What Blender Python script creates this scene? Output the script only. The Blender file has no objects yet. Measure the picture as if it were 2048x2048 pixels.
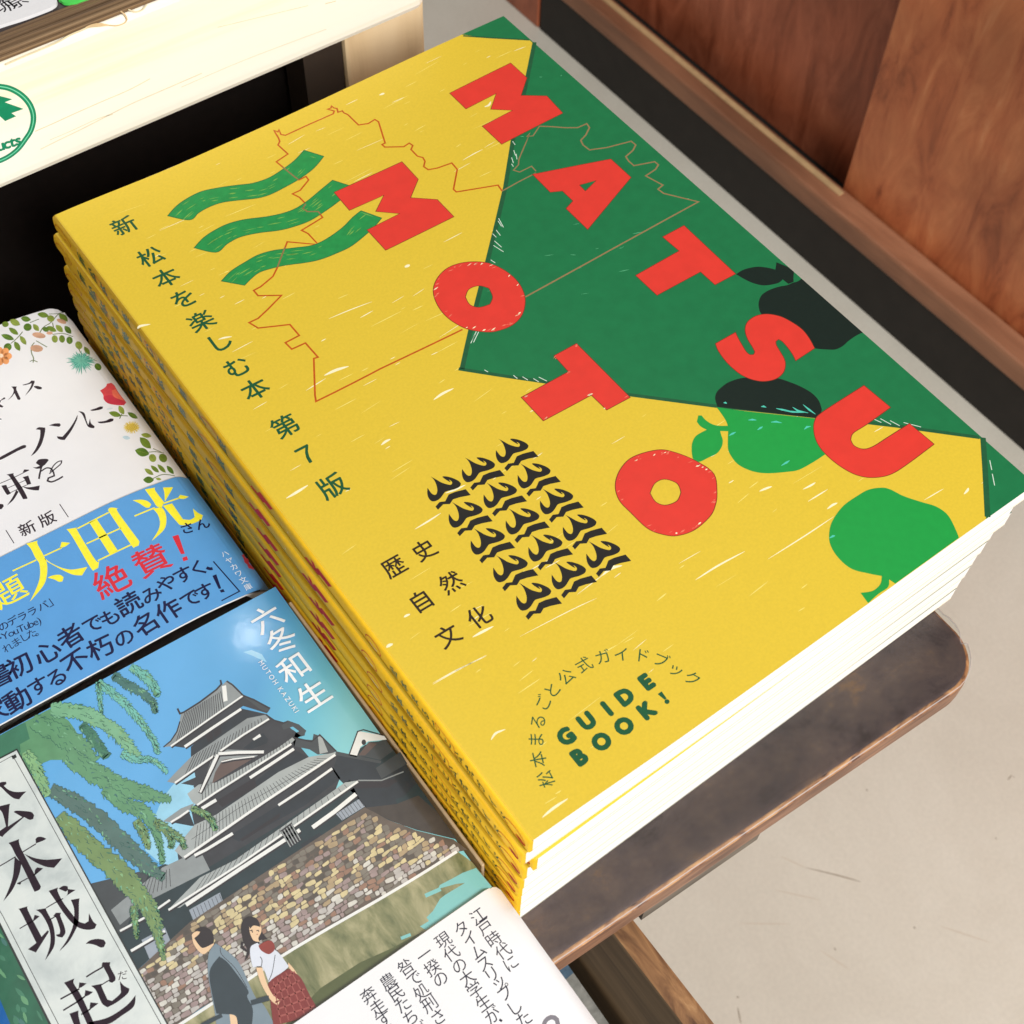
import bpy, bmesh, math, random
from mathutils import Vector, Matrix
from mathutils.geometry import tessellate_polygon
random.seed(11)
SC = bpy.context.scene
COL = SC.collection

# ------------------------------------------------------------ camera
FPX = 2698.09                                   # focal length, in pixels of a 2048 px frame
R0 = Vector((0.805215377, -0.592543244, 0.022818871))     # image right
R1 = Vector((-0.484065476, -0.679056055, -0.551872711))   # image down
R2 = Vector((0.342503739, 0.433330565, -0.833616105))     # view direction
CAM = Vector((-0.06193788, -0.068715592, 0.256963147))
cd = bpy.data.cameras.new('camera')
cam = bpy.data.objects.new('camera', cd)
COL.objects.link(cam)
cam.matrix_world = Matrix(((R0.x, -R1.x, -R2.x, CAM.x), (R0.y, -R1.y, -R2.y, CAM.y),
                           (R0.z, -R1.z, -R2.z, CAM.z), (0, 0, 0, 1)))
cd.sensor_width = 36.0
cd.lens = 36.0 * FPX / 2048.0
cd.clip_start, cd.clip_end = 0.02, 30.0
cd.dof.use_dof = True
cd.dof.focus_distance = 0.335
cd.dof.aperture_fstop = 42.0
SC.camera = cam

# ------------------------------------------------------------ world, lamps, exposure
w = bpy.data.worlds.new('World')
SC.world = w
w.use_nodes = True
w.node_tree.nodes['Background'].inputs[0].default_value = (1.0, 0.98, 0.95, 1)
w.node_tree.nodes['Background'].inputs[1].default_value = 0.2


def area(name, loc, target, size, power, col):
    d = bpy.data.lights.new(name, 'AREA')
    d.shape = 'DISK'
    d.size = size
    d.energy = power
    d.color = col
    o = bpy.data.objects.new(name, d)
    COL.objects.link(o)
    o.location = loc
    o.rotation_euler = (Vector(target) - Vector(loc)).to_track_quat('-Z', 'Y').to_euler()
    return o


area('ceiling_lamp', (0.04, -1.38, 1.07), (0.05, 0.1, -0.02), 0.7, 43.0, (1.0, 0.985, 0.96))
area('ceiling_lamp', (0.25, 0.55, 1.9), (0.1, 0.1, -0.02), 1.3, 5.5, (1.0, 0.97, 0.93))
area('ceiling_spot', (0.265, 1.05, 1.71), (0.0, 0.09, -0.04), 0.04, 0.16, (1.0, 0.98, 0.95))
SC.view_settings.view_transform = 'Standard'
SC.view_settings.look = 'None'
SC.view_settings.exposure = 0.0
SC.view_settings.gamma = 1.0
SC.view_settings.use_curve_mapping = False
SC.cycles.use_denoising = True
SC.cycles.max_bounces = 8


# ------------------------------------------------------------ pixels of the photo to points
def ray(px, py):
    return R0 * ((px - 1024) / FPX) + R1 * ((py - 1024) / FPX) + R2


def at(px, py, z=0.0):
    d = ray(px, py)
    return CAM + d * ((z - CAM.z) / d.z)


def onx(px, py, x):
    d = ray(px, py)
    return CAM + d * ((x - CAM.x) / d.x)


def ony(px, py, y):
    d = ray(px, py)
    return CAM + d * ((y - CAM.y) / d.y)


def crop(x0, y0, s):
    """trace coordinates of one enlarged crop -> photo pixels"""
    def f(t):
        v = [float(a) for a in t.replace(',', ' ').split()]
        return [(x0 + v[i] * s, y0 + v[i + 1] * s) for i in range(0, len(v), 2)]
    return f


PX = crop(0, 0, 1.0)
C1 = crop(0, 0, .36232)
C2 = crop(650, 0, .36232)
C3 = crop(1300, 0, .38716)
C4 = crop(0, 600, .36232)
C5 = crop(0, 1300, .38717)
C6 = crop(500, 1300, .38717)
C7 = crop(650, 700, .36232)
C8 = crop(1300, 700, .38716)
D1 = crop(1380, 500, .20704)
D2 = crop(1370, 740, .20704)
D3 = crop(840, 860, .13458)
D4 = crop(1040, 1260, .20704)
D5 = crop(330, 290, .2588)
D6 = crop(0, 600, .18116)
D7 = crop(0, 900, .18116)
D8 = crop(250, 900, .18116)
E1 = crop(0, 1170, .18116)
E2 = crop(0, 1500, .18116)
E3 = crop(0, 1700, .18116)
E4 = crop(300, 1300, .20704)
E5 = crop(340, 1780, .18634)
E6 = crop(640, 1780, .28986)
E7 = crop(0, 0, .15528)
E8 = crop(600, 1350, .23297)


def smooth(pts, closed=True, n=5, corner=48):
    """Catmull-Rom through the points, keeping sharp corners"""
    P = [Vector(p) for p in pts]
    N = len(P)
    sharp = []
    for i in range(N):
        if not closed and i in (0, N - 1):
            sharp.append(True)
            continue
        a = P[i] - P[i - 1]
        b = P[(i + 1) % N] - P[i]
        sharp.append(a.length < 1e-9 or b.length < 1e-9 or math.degrees(a.angle(b)) > corner)
    out = []
    for i in range(N if closed else N - 1):
        p1, p2 = P[i], P[(i + 1) % N]
        p0 = p1 if sharp[i] else P[i - 1]
        p3 = p2 if sharp[(i + 1) % N] else P[(i + 2) % N]
        for k in range(n):
            t = k / n
            out.append(0.5 * ((2 * p1) + (p2 - p0) * t + (2 * p0 - 5 * p1 + 4 * p2 - p3) * t * t
                              + (3 * p1 - p0 - 3 * p2 + p3) * t ** 3))
    if not closed:
        out.append(P[-1])
    return [(p.x, p.y) for p in out]


# ------------------------------------------------------------ materials
def lin(c):
    c = c / 255.0
    return c / 12.92 if c <= 0.04045 else ((c + 0.055) / 1.055) ** 2.4


def rgb(r, g, b):
    return (lin(r), lin(g), lin(b), 1.0)


MATS = {}


def mat(name, col, rough=0.5, var=0.05, scale=900.0, spec=0.36, coat=0.0, bump=0.0, bscale=600.0, cr=0.12):
    """printed or painted surface with a fine irregular grain"""
    if name in MATS:
        return MATS[name]
    m = bpy.data.materials.new(name)
    m.use_nodes = True
    nt = m.node_tree
    b = nt.nodes['Principled BSDF']
    b.inputs['Roughness'].default_value = rough
    b.inputs['Specular IOR Level'].default_value = spec
    b.inputs['Coat Weight'].default_value = coat
    b.inputs['Coat Roughness'].default_value = cr
    tc = nt.nodes.new('ShaderNodeTexCoord')
    nz = nt.nodes.new('ShaderNodeTexNoise')
    nz.inputs['Scale'].default_value = scale
    nz.inputs['Detail'].default_value = 5.0
    mr = nt.nodes.new('ShaderNodeMapRange')
    mr.inputs[1].default_value = 0.3
    mr.inputs[2].default_value = 0.7
    mr.inputs[3].default_value = 1 - var
    mr.inputs[4].default_value = 1 + var
    mx = nt.nodes.new('ShaderNodeVectorMath')
    mx.operation = 'SCALE'
    mx.inputs[0].default_value = col[:3]
    nt.links.new(tc.outputs['Object'], nz.inputs['Vector'])
    nt.links.new(nz.outputs['Fac'], mr.inputs[0])
    nt.links.new(mr.outputs[0], mx.inputs['Scale'])
    nt.links.new(mx.outputs[0], b.inputs['Base Color'])
    if bump:
        n2 = nt.nodes.new('ShaderNodeTexNoise')
        n2.inputs['Scale'].default_value = bscale
        n2.inputs['Detail'].default_value = 3.0
        bp = nt.nodes.new('ShaderNodeBump')
        bp.inputs['Strength'].default_value = bump
        bp.inputs['Distance'].default_value = 0.0004
        nt.links.new(tc.outputs['Object'], n2.inputs['Vector'])
        nt.links.new(n2.outputs['Fac'], bp.inputs['Height'])
        nt.links.new(bp.outputs[0], b.inputs['Normal'])
        nt.links.new(bp.outputs[0], b.inputs['Coat Normal'])
    MATS[name] = m
    return m


def ramp_mat(name, stops, mapping, rough=0.5, detail=8.0, scale=1.0, dist=0.4, coat=0.0, bump=0.15,
             nrough=0.6, spec=0.5, bdist=0.0006, second=None):
    """wood, floor and other mottled materials: stretched noise through a colour ramp"""
    if name in MATS:
        return MATS[name]
    m = bpy.data.materials.new(name)
    m.use_nodes = True
    nt = m.node_tree
    b = nt.nodes['Principled BSDF']
    b.inputs['Roughness'].default_value = rough
    b.inputs['Specular IOR Level'].default_value = spec
    b.inputs['Coat Weight'].default_value = coat
    b.inputs['Coat Roughness'].default_value = 0.15
    tc = nt.nodes.new('ShaderNodeTexCoord')
    mp = nt.nodes.new('ShaderNodeMapping')
    mp.inputs['Scale'].default_value = mapping
    nz = nt.nodes.new('ShaderNodeTexNoise')
    nz.inputs['Scale'].default_value = scale
    nz.inputs['Detail'].default_value = detail
    nz.inputs['Roughness'].default_value = nrough
    nz.inputs['Distortion'].default_value = dist
    cr = nt.nodes.new('ShaderNodeValToRGB')
    el = cr.color_ramp.elements
    while len(el) < len(stops):
        el.new(0.5)
    for e, (p, c) in zip(el, stops):
        e.position = p
        e.color = c
    nt.links.new(tc.outputs['Object'], mp.inputs[0])
    nt.links.new(mp.outputs[0], nz.inputs['Vector'])
    nt.links.new(nz.outputs['Fac'], cr.inputs[0])
    colout = cr.outputs[0]
    if second:                     # (scale, amount): slow blotches over the grain
        n3 = nt.nodes.new('ShaderNodeTexNoise')
        n3.inputs['Scale'].default_value = second[0]
        n3.inputs['Detail'].default_value = 4.0
        mr = nt.nodes.new('ShaderNodeMapRange')
        mr.inputs[1].default_value = 0.3
        mr.inputs[2].default_value = 0.7
        mr.inputs[3].default_value = 1 - second[1]
        mr.inputs[4].default_value = 1 + second[1]
        vm = nt.nodes.new('ShaderNodeVectorMath')
        vm.operation = 'SCALE'
        nt.links.new(tc.outputs['Object'], n3.inputs['Vector'])
        nt.links.new(n3.outputs['Fac'], mr.inputs[0])
        nt.links.new(colout, vm.inputs[0])
        nt.links.new(mr.outputs[0], vm.inputs['Scale'])
        colout = vm.outputs[0]
    nt.links.new(colout, b.inputs['Base Color'])
    if bump:
        bp = nt.nodes.new('ShaderNodeBump')
        bp.inputs['Strength'].default_value = bump
        bp.inputs['Distance'].default_value = bdist
        nt.links.new(nz.outputs['Fac'], bp.inputs['Height'])
        nt.links.new(bp.outputs[0], b.inputs['Normal'])
    MATS[name] = m
    return m


# ------------------------------------------------------------ things and parts
def tag(o, label, cat, group=None):
    o['label'] = label
    o['category'] = cat
    if group:
        o['group'] = group
    return o


def thing(name, loc, label, cat, group=None):
    o = bpy.data.objects.new(name, None)
    o.empty_display_size = 0.01
    COL.objects.link(o)
    o.location = loc
    return tag(o, label, cat, group)


def link(name, me, parent=None):
    """link a mesh built in world coordinates; children are moved into their thing's frame"""
    o = bpy.data.objects.new(name, me)
    COL.objects.link(o)
    if parent is not None:
        p, off = parent, Vector((0, 0, 0))
        while p is not None:
            off += p.location
            p = p.parent
        me.transform(Matrix.Translation(-off))
        o.parent = parent
    return o


def bm_obj(name, bm, mats, parent=None, smooth_shade=False):
    me = bpy.data.meshes.new(name)
    bm.to_mesh(me)
    bm.free()
    for m in mats:
        me.materials.append(m)
    if smooth_shade:
        for p in me.polygons:
            p.use_smooth = True
    return link(name, me, parent)


def merge(a, b):
    """lay the print b into the mesh of part a (same parent)"""
    off = len(a.data.materials)
    for m in b.data.materials:
        a.data.materials.append(m)
    bm = bmesh.new()
    bm.from_mesh(a.data)
    n = len(bm.faces)
    bm.from_mesh(b.data)
    bm.faces.ensure_lookup_table()
    for f in bm.faces[n:]:
        f.material_index += off
    bm.to_mesh(a.data)
    bm.free()
    me = b.data
    bpy.data.objects.remove(b)
    bpy.data.meshes.remove(me)


def box_bm(x0, x1, y0, y1, z0, z1, bev=0.0, seg=2, bm=None):
    bm = bm or bmesh.new()
    r = bmesh.ops.create_cube(bm, size=1.0)
    vs = r['verts']
    for v in vs:
        v.co = Vector(((x0 + x1) / 2 + v.co.x * (x1 - x0), (y0 + y1) / 2 + v.co.y * (y1 - y0),
                       (z0 + z1) / 2 + v.co.z * (z1 - z0)))
    if bev:
        es = list({e for v in vs for e in v.link_edges})
        bmesh.ops.bevel(bm, geom=es, offset=bev, segments=seg, profile=0.6, affect='EDGES')
    return bm


def prism_bm(pts, z0, z1, bev=0.0, seg=3, top_only=False):
    """closed outline in x, y pulled up from z0 to z1"""
    bm = bmesh.new()
    lo = [bm.verts.new((p[0], p[1], z0)) for p in pts]
    hi = [bm.verts.new((p[0], p[1], z1)) for p in pts]
    n = len(pts)
    ft = bm.faces.new(hi)
    fb = bm.faces.new(lo[::-1])
    for i in range(n):
        j = (i + 1) % n
        bm.faces.new((lo[i], lo[j], hi[j], hi[i]))
    bmesh.ops.recalc_face_normals(bm, faces=bm.faces)
    if bev:
        es = [e for e in ft.edges] + ([] if top_only else [e for e in fb.edges])
        bmesh.ops.bevel(bm, geom=es, offset=bev, segments=seg, profile=0.6, affect='EDGES')
    return bm


def extrude_y(profile, y0, y1, bm=None, closed=True, caps=True):
    """closed x, z profile carried along y"""
    bm = bm or bmesh.new()
    a = [bm.verts.new((p[0], y0, p[1])) for p in profile]
    b = [bm.verts.new((p[0], y1, p[1])) for p in profile]
    n = len(profile)
    for i in range(n if closed else n - 1):
        j = (i + 1) % n
        bm.faces.new((a[i], a[j], b[j], b[i]))
    if caps and closed:
        bm.faces.new(a[::-1])
        bm.faces.new(b)
    bmesh.ops.recalc_face_normals(bm, faces=bm.faces)
    return bm


# ------------------------------------------------------------ printed sheets
GLYPH = {}


def glyph(ch, bold):
    key = (ch, bold)
    if key not in GLYPH:
        c = bpy.data.curves.new('type', 'FONT')
        c.body = ch
        c.size = 1.0
        c.offset = bold
        c.align_x = 'CENTER'
        c.resolution_u = 3
        o = bpy.data.objects.new('type', c)
        COL.objects.link(o)
        dg = bpy.context.evaluated_depsgraph_get()
        me = bpy.data.meshes.new_from_object(o.evaluated_get(dg))
        GLYPH[key] = ([(v.co.x, v.co.y) for v in me.vertices], [list(p.vertices) for p in me.polygons])
        bpy.data.objects.remove(o)
        bpy.data.curves.remove(c)
        bpy.data.meshes.remove(me)
    return GLYPH[key]


class Sheet:
    """A printed surface. Print is real flat geometry lying on the sheet, in (u, v) metres.
    to_uv: photo pixel -> (u, v); place: (u, v, lift) -> point."""
    EPS = 3.0e-6

    def __init__(self, to_uv, place, up):
        self.to_uv, self.place, self.up = to_uv, place, up
        self.faces = []            # (points, material, layer)
        self.cut = []
        self.mats = []

    def mi(self, m):
        if m not in self.mats:
            self.mats.append(m)
        return self.mats.index(m)

    def uv(self, pts):
        return [self.to_uv(*p) for p in pts]

    def wpoly(self, pts, m, layer, holes=()):
        loops = [pts] + list(holes)
        flat = [p for lp in loops for p in lp]
        tris = tessellate_polygon([[Vector((p[0], p[1], 0)) for p in lp] for lp in loops])
        k = self.mi(m)
        self.faces.append((flat, [list(t) for t in tris], k, layer))

    def poly(self, pts, m, layer, sm=False, holes=(), corner=48):
        if sm:
            pts = smooth(pts, corner=corner)
            holes = [smooth(h, corner=corner) for h in holes]
        self.wpoly(self.uv(pts), m, layer, [self.uv(h) for h in holes])

    def wline(self, P, width, m, layer, closed=False, taper=None):
        """ribbon along the points; width in metres"""
        P = [Vector(p) for p in P]
        Q = [P[0]]
        for p in P[1:]:
            if (p - Q[-1]).length > 1e-6:
                Q.append(p)
        P = Q
        n = len(P)
        if n < 2:
            return
        L, Rr = [], []
        for i in range(n):
            a = (P[i] - P[i - 1]) if (i > 0 or closed) else (P[1] - P[0])
            b = (P[(i + 1) % n] - P[i]) if (i < n - 1 or closed) else a
            a, b = a.normalized(), b.normalized()
            t = (a + b)
            t = t.normalized() if t.length > 1e-4 else a
            nrm = Vector((-t.y, t.x))
            s = 1.0 / max(0.5, abs(nrm.dot(Vector((-a.y, a.x)))))
            wd = width * 0.5 * s * (taper(i / (n - 1)) if taper else 1.0)
            L.append(P[i] + nrm * wd)
            Rr.append(P[i] - nrm * wd)
        pts = [(p.x, p.y) for p in L] + [(p.x, p.y) for p in Rr]
        fs = [[i, n + i, n + (i + 1) % n, (i + 1) % n] for i in range(n if closed else n - 1)]
        self.faces.append((pts, fs, self.mi(m), layer))

    def line(self, pts, mm, m, layer, closed=False, sm=False, taper=None):
        if sm:
            pts = smooth(pts, closed=closed)
        self.wline(self.uv(pts), mm * 0.001, m, layer, closed, taper)

    def wchar(self, ch, c, em, ang, m, layer, bold=0.0, mid=None, sx=1.0):
        vs, fs = glyph(ch, 0.0)
        if not vs:
            return
        if mid is None:
            mid = 0.34 if ord(ch) < 256 else 0.38
        ca, sa = math.cos(ang), math.sin(ang)
        k = self.mi(m)
        # heavier faces: the glyph printed again a hair to each side
        steps = [(0, 0)] if bold < .005 else [(0, 0), (bold, 0), (-bold, 0), (0, bold), (0, -bold)]
        if bold > .055:
            steps += [(bold * .5, 0), (-bold * .5, 0), (0, bold * .5), (0, -bold * .5)]
        if bold > .03:
            steps += [(bold * .7, bold * .7), (-bold * .7, bold * .7), (bold * .7, -bold * .7), (-bold * .7, -bold * .7)]
        for i, (ox, oy) in enumerate(steps):
            pts = []
            for x, y in vs:
                x, y = (x + ox) * em * sx, (y + oy - mid) * em
                pts.append((c[0] + x * ca - y * sa, c[1] + x * sa + y * ca))
            self.faces.append((pts, [list(f) for f in fs], k, layer + .4 * i))

    def chars(self, items, em, ang, m, layer, bold=0.0):
        """items: (char, pixel centre, optional size factor); ang in degrees in the sheet, or None: along the row"""
        W = [(it[0], Vector(self.to_uv(*it[1])), it[2] if len(it) > 2 else 1.0) for it in items]
        for i, (ch, c, k) in enumerate(W):
            if ang is None:
                a = W[max(0, i - 1)][1]
                b = W[min(len(W) - 1, i + 1)][1]
                t = math.atan2((b - a).y, (b - a).x)
            else:
                t = math.radians(ang)
            self.wchar(ch, c, em * 0.001 * k, t, m, layer, bold)

    def row(self, text, p0, p1, em, m, layer, bold=0.0, prop=False, col=False, sx=1.0):
        """characters spread evenly from pixel p0 to pixel p1 (centres); col: written downwards"""
        a, b = Vector(self.to_uv(*p0)), Vector(self.to_uv(*p1))
        t = math.atan2((b - a).y, (b - a).x) + (math.pi / 2 if col else 0)
        wd = {}
        n = len(text)
        pos = [i / max(1, n - 1) for i in range(n)]
        if prop:                              # proportional letters
            for ch in text:
                vs = glyph(ch, bold)[0]
                wd[ch] = (max(v[0] for v in vs) - min(v[0] for v in vs)) if vs else 0.25
            acc, pp = 0.0, []
            for i, ch in enumerate(text):
                if i:
                    acc += wd[text[i - 1]] / 2 + wd[ch] / 2 + 0.14
                pp.append(acc)
            pos = [q / acc for q in pp]
        for ch, q in zip(text, pos):
            if ch != ' ':
                self.wchar(ch, a.lerp(b, q), em * 0.001, t, m, layer, bold, sx=sx)

    def build(self, name, parent=None, skirt=None, cuts=(), axis=0, smooth_shade=True):
        bm = bmesh.new()
        for pts, fs, k, layer in self.faces:
            vs = [bm.verts.new((p[0], p[1], layer)) for p in pts]
            for f in fs:
                if len(set(f)) < 3:
                    continue
                a = 0.0
                for i in range(len(f)):
                    p, q = vs[f[i]].co, vs[f[(i + 1) % len(f)]].co
                    a += p.x * q.y - q.x * p.y
                if abs(a) < 1e-13:
                    continue
                try:
                    fc = bm.faces.new([vs[i] for i in (f if a > 0 else f[::-1])])
                    fc.material_index = k
                except ValueError:
                    pass
        for c in cuts:
            co = Vector((c, 0, 0)) if axis == 0 else Vector((0, c, 0))
            no = Vector((1, 0, 0)) if axis == 0 else Vector((0, 1, 0))
            bmesh.ops.bisect_plane(bm, geom=bm.verts[:] + bm.edges[:] + bm.faces[:], plane_co=co, plane_no=no, dist=1e-7)
        for v in [v for v in bm.verts if not v.link_faces]:
            bm.verts.remove(v)
        for v in bm.verts:
            v.co = self.place(v.co.x, v.co.y, v.co.z * self.EPS)
        up = self.up
        bm.normal_update()
        flip = [f for f in bm.faces if f.normal.dot(up) < 0]
        if flip:
            bmesh.ops.reverse_faces(bm, faces=flip)
        if skirt:                                  # the cut edge of the sheet: outline in uv, thickness, material
            out, th, m = skirt[:3]
            deep = skirt[3] if len(skirt) > 3 else None
            k = self.mi(m)
            N = len(out)
            dense = []
            for i in range(N):
                p, q = Vector(out[i]), Vector(out[(i + 1) % N])
                st = max(1, int((q - p).length / 0.006))
                dense += [(p.lerp(q, j / st), th if deep is None or i in deep or (j == 0 and (i - 1) % N in deep) else .0006) for j in range(st)]
            top = [bm.verts.new(self.place(p.x, p.y, 0)) for p, _ in dense]
            bot = [bm.verts.new(self.place(p.x, p.y, -t)) for p, t in dense]
            fl = []
            for i in range(len(dense)):
                j = (i + 1) % len(dense)
                fc = bm.faces.new((bot[i], bot[j], top[j], top[i]))
                fc.material_index = k
                fl.append(fc)
        me = bpy.data.meshes.new(name)
        bm.to_mesh(me)
        bm.free()
        for m in self.mats:
            me.materials.append(m)
        if smooth_shade:
            for p in me.polygons:
                p.use_smooth = False
        return link(name, me, parent)


def flat_sheet(z, h=None):
    """horizontal sheet at height z with an optional relief h(x, y)"""
    if h is None:
        return Sheet(lambda px, py: tuple(at(px, py, z)[:2]), lambda u, v, l: Vector((u, v, z + l)), Vector((0, 0, 1)))

    def to_uv(px, py):
        zz = z
        for _ in range(5):
            p = at(px, py, zz)
            zz = z + h(p.x, p.y)
        return (p.x, p.y)
    return Sheet(to_uv, lambda u, v, l: Vector((u, v, z + h(u, v) + l)), Vector((0, 0, 1)))


def ell(c, a, b, ang=0, n=18):
    """ellipse outline in any 2-D frame"""
    t = math.radians(ang)
    return [(c[0] + a * math.cos(i * 2 * math.pi / n) * math.cos(t) - b * math.sin(i * 2 * math.pi / n) * math.sin(t),
             c[1] + a * math.cos(i * 2 * math.pi / n) * math.sin(t) + b * math.sin(i * 2 * math.pi / n) * math.cos(t)) for i in range(n)]


def leaf(c, ln, wd, ang, n=7):
    """pointed leaf outline"""
    t = math.radians(ang)
    up, lo = [], []
    for i in range(n + 1):
        q = i / n
        x = (q - 0.5) * ln
        y = wd * 0.5 * math.sin(math.pi * q) ** 0.8
        up.append((x, y))
        lo.append((x, -y))
    pts = up + lo[-2:0:-1]
    return [(c[0] + x * math.cos(t) - y * math.sin(t), c[1] + x * math.sin(t) + y * math.cos(t)) for x, y in pts]

# ------------------------------------------------------------ setting: floor
FZ = -0.5
floor_m = ramp_mat('floor_vinyl', [(0.25, rgb(202, 195, 181)), (0.5, rgb(212, 206, 192)), (0.75, rgb(221, 216, 203))],
                   (3, 3, 3), rough=0.5, scale=2.2, detail=14, nrough=0.72, bump=0.03, second=(420.0, 0.035))
scr_m = mat('floor_scuff', rgb(160, 148, 132), 0.6)
scr_l = mat('floor_scuff_pale', rgb(204, 193, 176), 0.6)
fs = flat_sheet(FZ)
fs.wpoly([(-6, -6), (6, -6), (6, 6), (-6, 6)], floor_m, 0)
for pts, k in (('1610,1735 1680,1752 1722,1764', 0), ('1560,1712 1612,1736', 1), ('1480,1847 1580,1848', 1), ('1880,1852 1980,1885', 1),
               ('1475,2014 1482,2048', 0), ('1700,1380 1745,1340 1790,1322', 0), ('2015,1560 2024,1550', 0), ('1990,1675 1994,1679', 0),
               ('1668,1895 1672,1901', 0), ('1640,1900 1700,1940', 1), ('1550,1780 1640,1800', 1)):
    fs.line(PX(pts), 0.7, (scr_m, scr_l)[k], 14, sm=True, taper=lambda t: 0.25 + math.sin(math.pi * t))
for i in range(70):
    c = (random.uniform(.1, .55), random.uniform(-.35, .35))
    r = random.uniform(.0003, .0009)
    fs.wpoly(ell(c, r, r * .6, random.uniform(0, 180), 6), scr_m, 12)
floor = fs.build('floor')
floor['kind'] = 'structure'

# ------------------------------------------------------------ cabinet with sliding doors on the right
red_wood = ramp_mat('red_wood', [(0.25, rgb(104, 50, 30)), (0.44, rgb(188, 106, 66)), (0.6, rgb(208, 128, 82)), (0.78, rgb(226, 158, 110))],
                    (20, 20, 5.5), rough=0.4, scale=2.2, detail=14, nrough=0.66, dist=0.9, bump=0.25, second=(11.0, 0.28))
red_wood2 = ramp_mat('red_wood_deep', [(0.22, rgb(108, 48, 26)), (0.45, rgb(162, 86, 56)), (0.62, rgb(184, 104, 72)), (0.8, rgb(204, 128, 92))],
                     (20, 20, 5.5), rough=0.4, scale=2.4, detail=14, nrough=0.66, dist=1.0, bump=0.25, second=(11.0, 0.28))
rail_wood = ramp_mat('rail_wood', [(0.25, rgb(104, 66, 46)), (0.5, rgb(152, 104, 76)), (0.75, rgb(184, 132, 100))],
                     (14, 1.6, 14), rough=0.5, scale=2.5, detail=10, bump=0.12, second=(9.0, 0.22))
black_m = mat('black_plinth', rgb(34, 30, 27), 0.6, var=0.2, scale=60)
pale_m = mat('pale_track', rgb(196, 164, 120), 0.5, var=0.12, scale=120)
CX, RZ = 0.57, -0.4345
fd, rd, st = at(1687, 372, RZ), at(1300, 58, RZ), at(1680, 391, RZ)
st0 = at(1300, 72, RZ)
cab = thing('sliding_door_cabinet', (CX, 0.2, FZ), 'reddish brown wooden cabinet with overlapping sliding doors on a black plinth', 'cabinet')
bm_obj('plinth', box_bm(CX + .002, CX + .3, -.45, .722, FZ, -.4525), [black_m], cab)
rb = box_bm(CX, .5908, -.45, .722, -.4525, RZ, .0025)
bm_obj('bottom_rail', rb, [rail_wood], cab)
bm_obj('track_strip', box_bm(st0.x - .0028, st0.x + .0022, st.y, .722, RZ - .002, RZ + .001, .0006), [pale_m], cab)
bm_obj('sliding_door', box_bm(.5924, .6074, -.45, fd.y, -.4515, .35, .0008), [red_wood], cab)
bm_obj('sliding_door', box_bm(.6095, .6245, fd.y - .05, .722, -.4515, .35, .0008), [red_wood2], cab)
bm_obj('cabinet_body', box_bm(.6255, CX + .3, -.45, .722, -.4525, .36), [red_wood2], cab)
bm_obj('groove_bed', box_bm(.591, .6254, -.45, .722, -.4525, -.4518), [black_m], cab)
post = thing('wooden_post', (.61, .78, FZ), 'dark reddish wooden post standing on the floor beyond the cabinet end', 'post')
bm_obj('post_body', box_bm(CX + .001, CX + .1, .7245, .80, FZ, .36, .002), [red_wood2], post)

# ------------------------------------------------------------ table
TZ = -0.0555
dark_wood = ramp_mat('worn_dark_wood', [(0.3, rgb(62, 46, 44)), (0.44, rgb(104, 85, 84)), (0.57, rgb(124, 101, 94)), (0.7, rgb(164, 124, 88))], (22, 30, 30), rough=0.5, scale=2.4, detail=14, nrough=0.74, dist=0.25, bump=0.15, second=(26.0, 0.24))
edge_wood = ramp_mat('worn_edge_wood', [(0.25, rgb(74, 46, 34)), (0.45, rgb(118, 82, 62)), (0.62, rgb(146, 106, 80)), (0.8, rgb(176, 132, 98))],
                     (22, 60, 200), rough=0.5, scale=2.0, detail=9, dist=0.8, bump=0.3, second=(60.0, 0.25))
fa, fb = at(1120, 1922, TZ), at(1890, 1398, TZ)
tdir = (fb - fa).normalized()
fa2 = fa + tdir * (-.6)
ce = Vector((0.1425, -0.0165, TZ))
outline = [(fa2.x, fa2.y)]
ex = fa + tdir * ((.1275 - fa.x) / tdir.x)
outline.append((ex.x, ex.y))
for a in range(-85, 8, 10):
    r = .0135
    outline.append((.1272 + r * math.cos(math.radians(a)), ex.y + r + r * math.sin(math.radians(a))))
outline += [(.142, .06), (.1425, .2), (-.62, .2)]
tab = thing('display_table', (-.05, .09, FZ), 'low dark brown wooden table with a worn rounded corner under the books', 'table')
chip_wood = ramp_mat('chipped_edge', [(0.36, rgb(84, 52, 36)), (0.45, rgb(142, 96, 62)), (0.58, rgb(176, 128, 84)), (0.74, rgb(206, 160, 112))],
                     (110, 260, 260), rough=0.55, scale=1.6, detail=8, dist=0.8, bump=0.3, second=(90.0, 0.2))
tb = prism_bm(outline, TZ - .0115, TZ, .0030, 3)
for f in tb.faces:
    f.material_index = 0 if f.normal.z > .93 else (2 if f.normal.z > .2 else 1)
bm_obj('table_top', tb, [dark_wood, edge_wood, chip_wood], tab)
grey_wood = ramp_mat('grey_board', [(0.3, rgb(70, 62, 54)), (0.6, rgb(112, 102, 90)), (0.8, rgb(136, 126, 112))], (12, 60, 60), rough=0.7, scale=2.5, bump=0.3)
bm_obj('cleat', prism_bm([(.031, -.0105), (.069, -.012), (.0705, -.009), (.0705, .0), (.031, .0)], -.0840, TZ - .0117, .0012, 2), [grey_wood], tab)
leg_wood = ramp_mat('table_leg_wood', [(0.3, rgb(60, 44, 36)), (0.7, rgb(104, 80, 62))], (30, 30, 4), rough=0.6, scale=2.0)
for lx, ly in ((.055, .165), (.02, .1), (-.58, .04), (-.58, .175)):
    bm_obj('leg', box_bm(lx - .018, lx + .018, ly - .018, ly + .018, FZ, TZ - .0117, .002), [leg_wood], tab)

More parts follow.
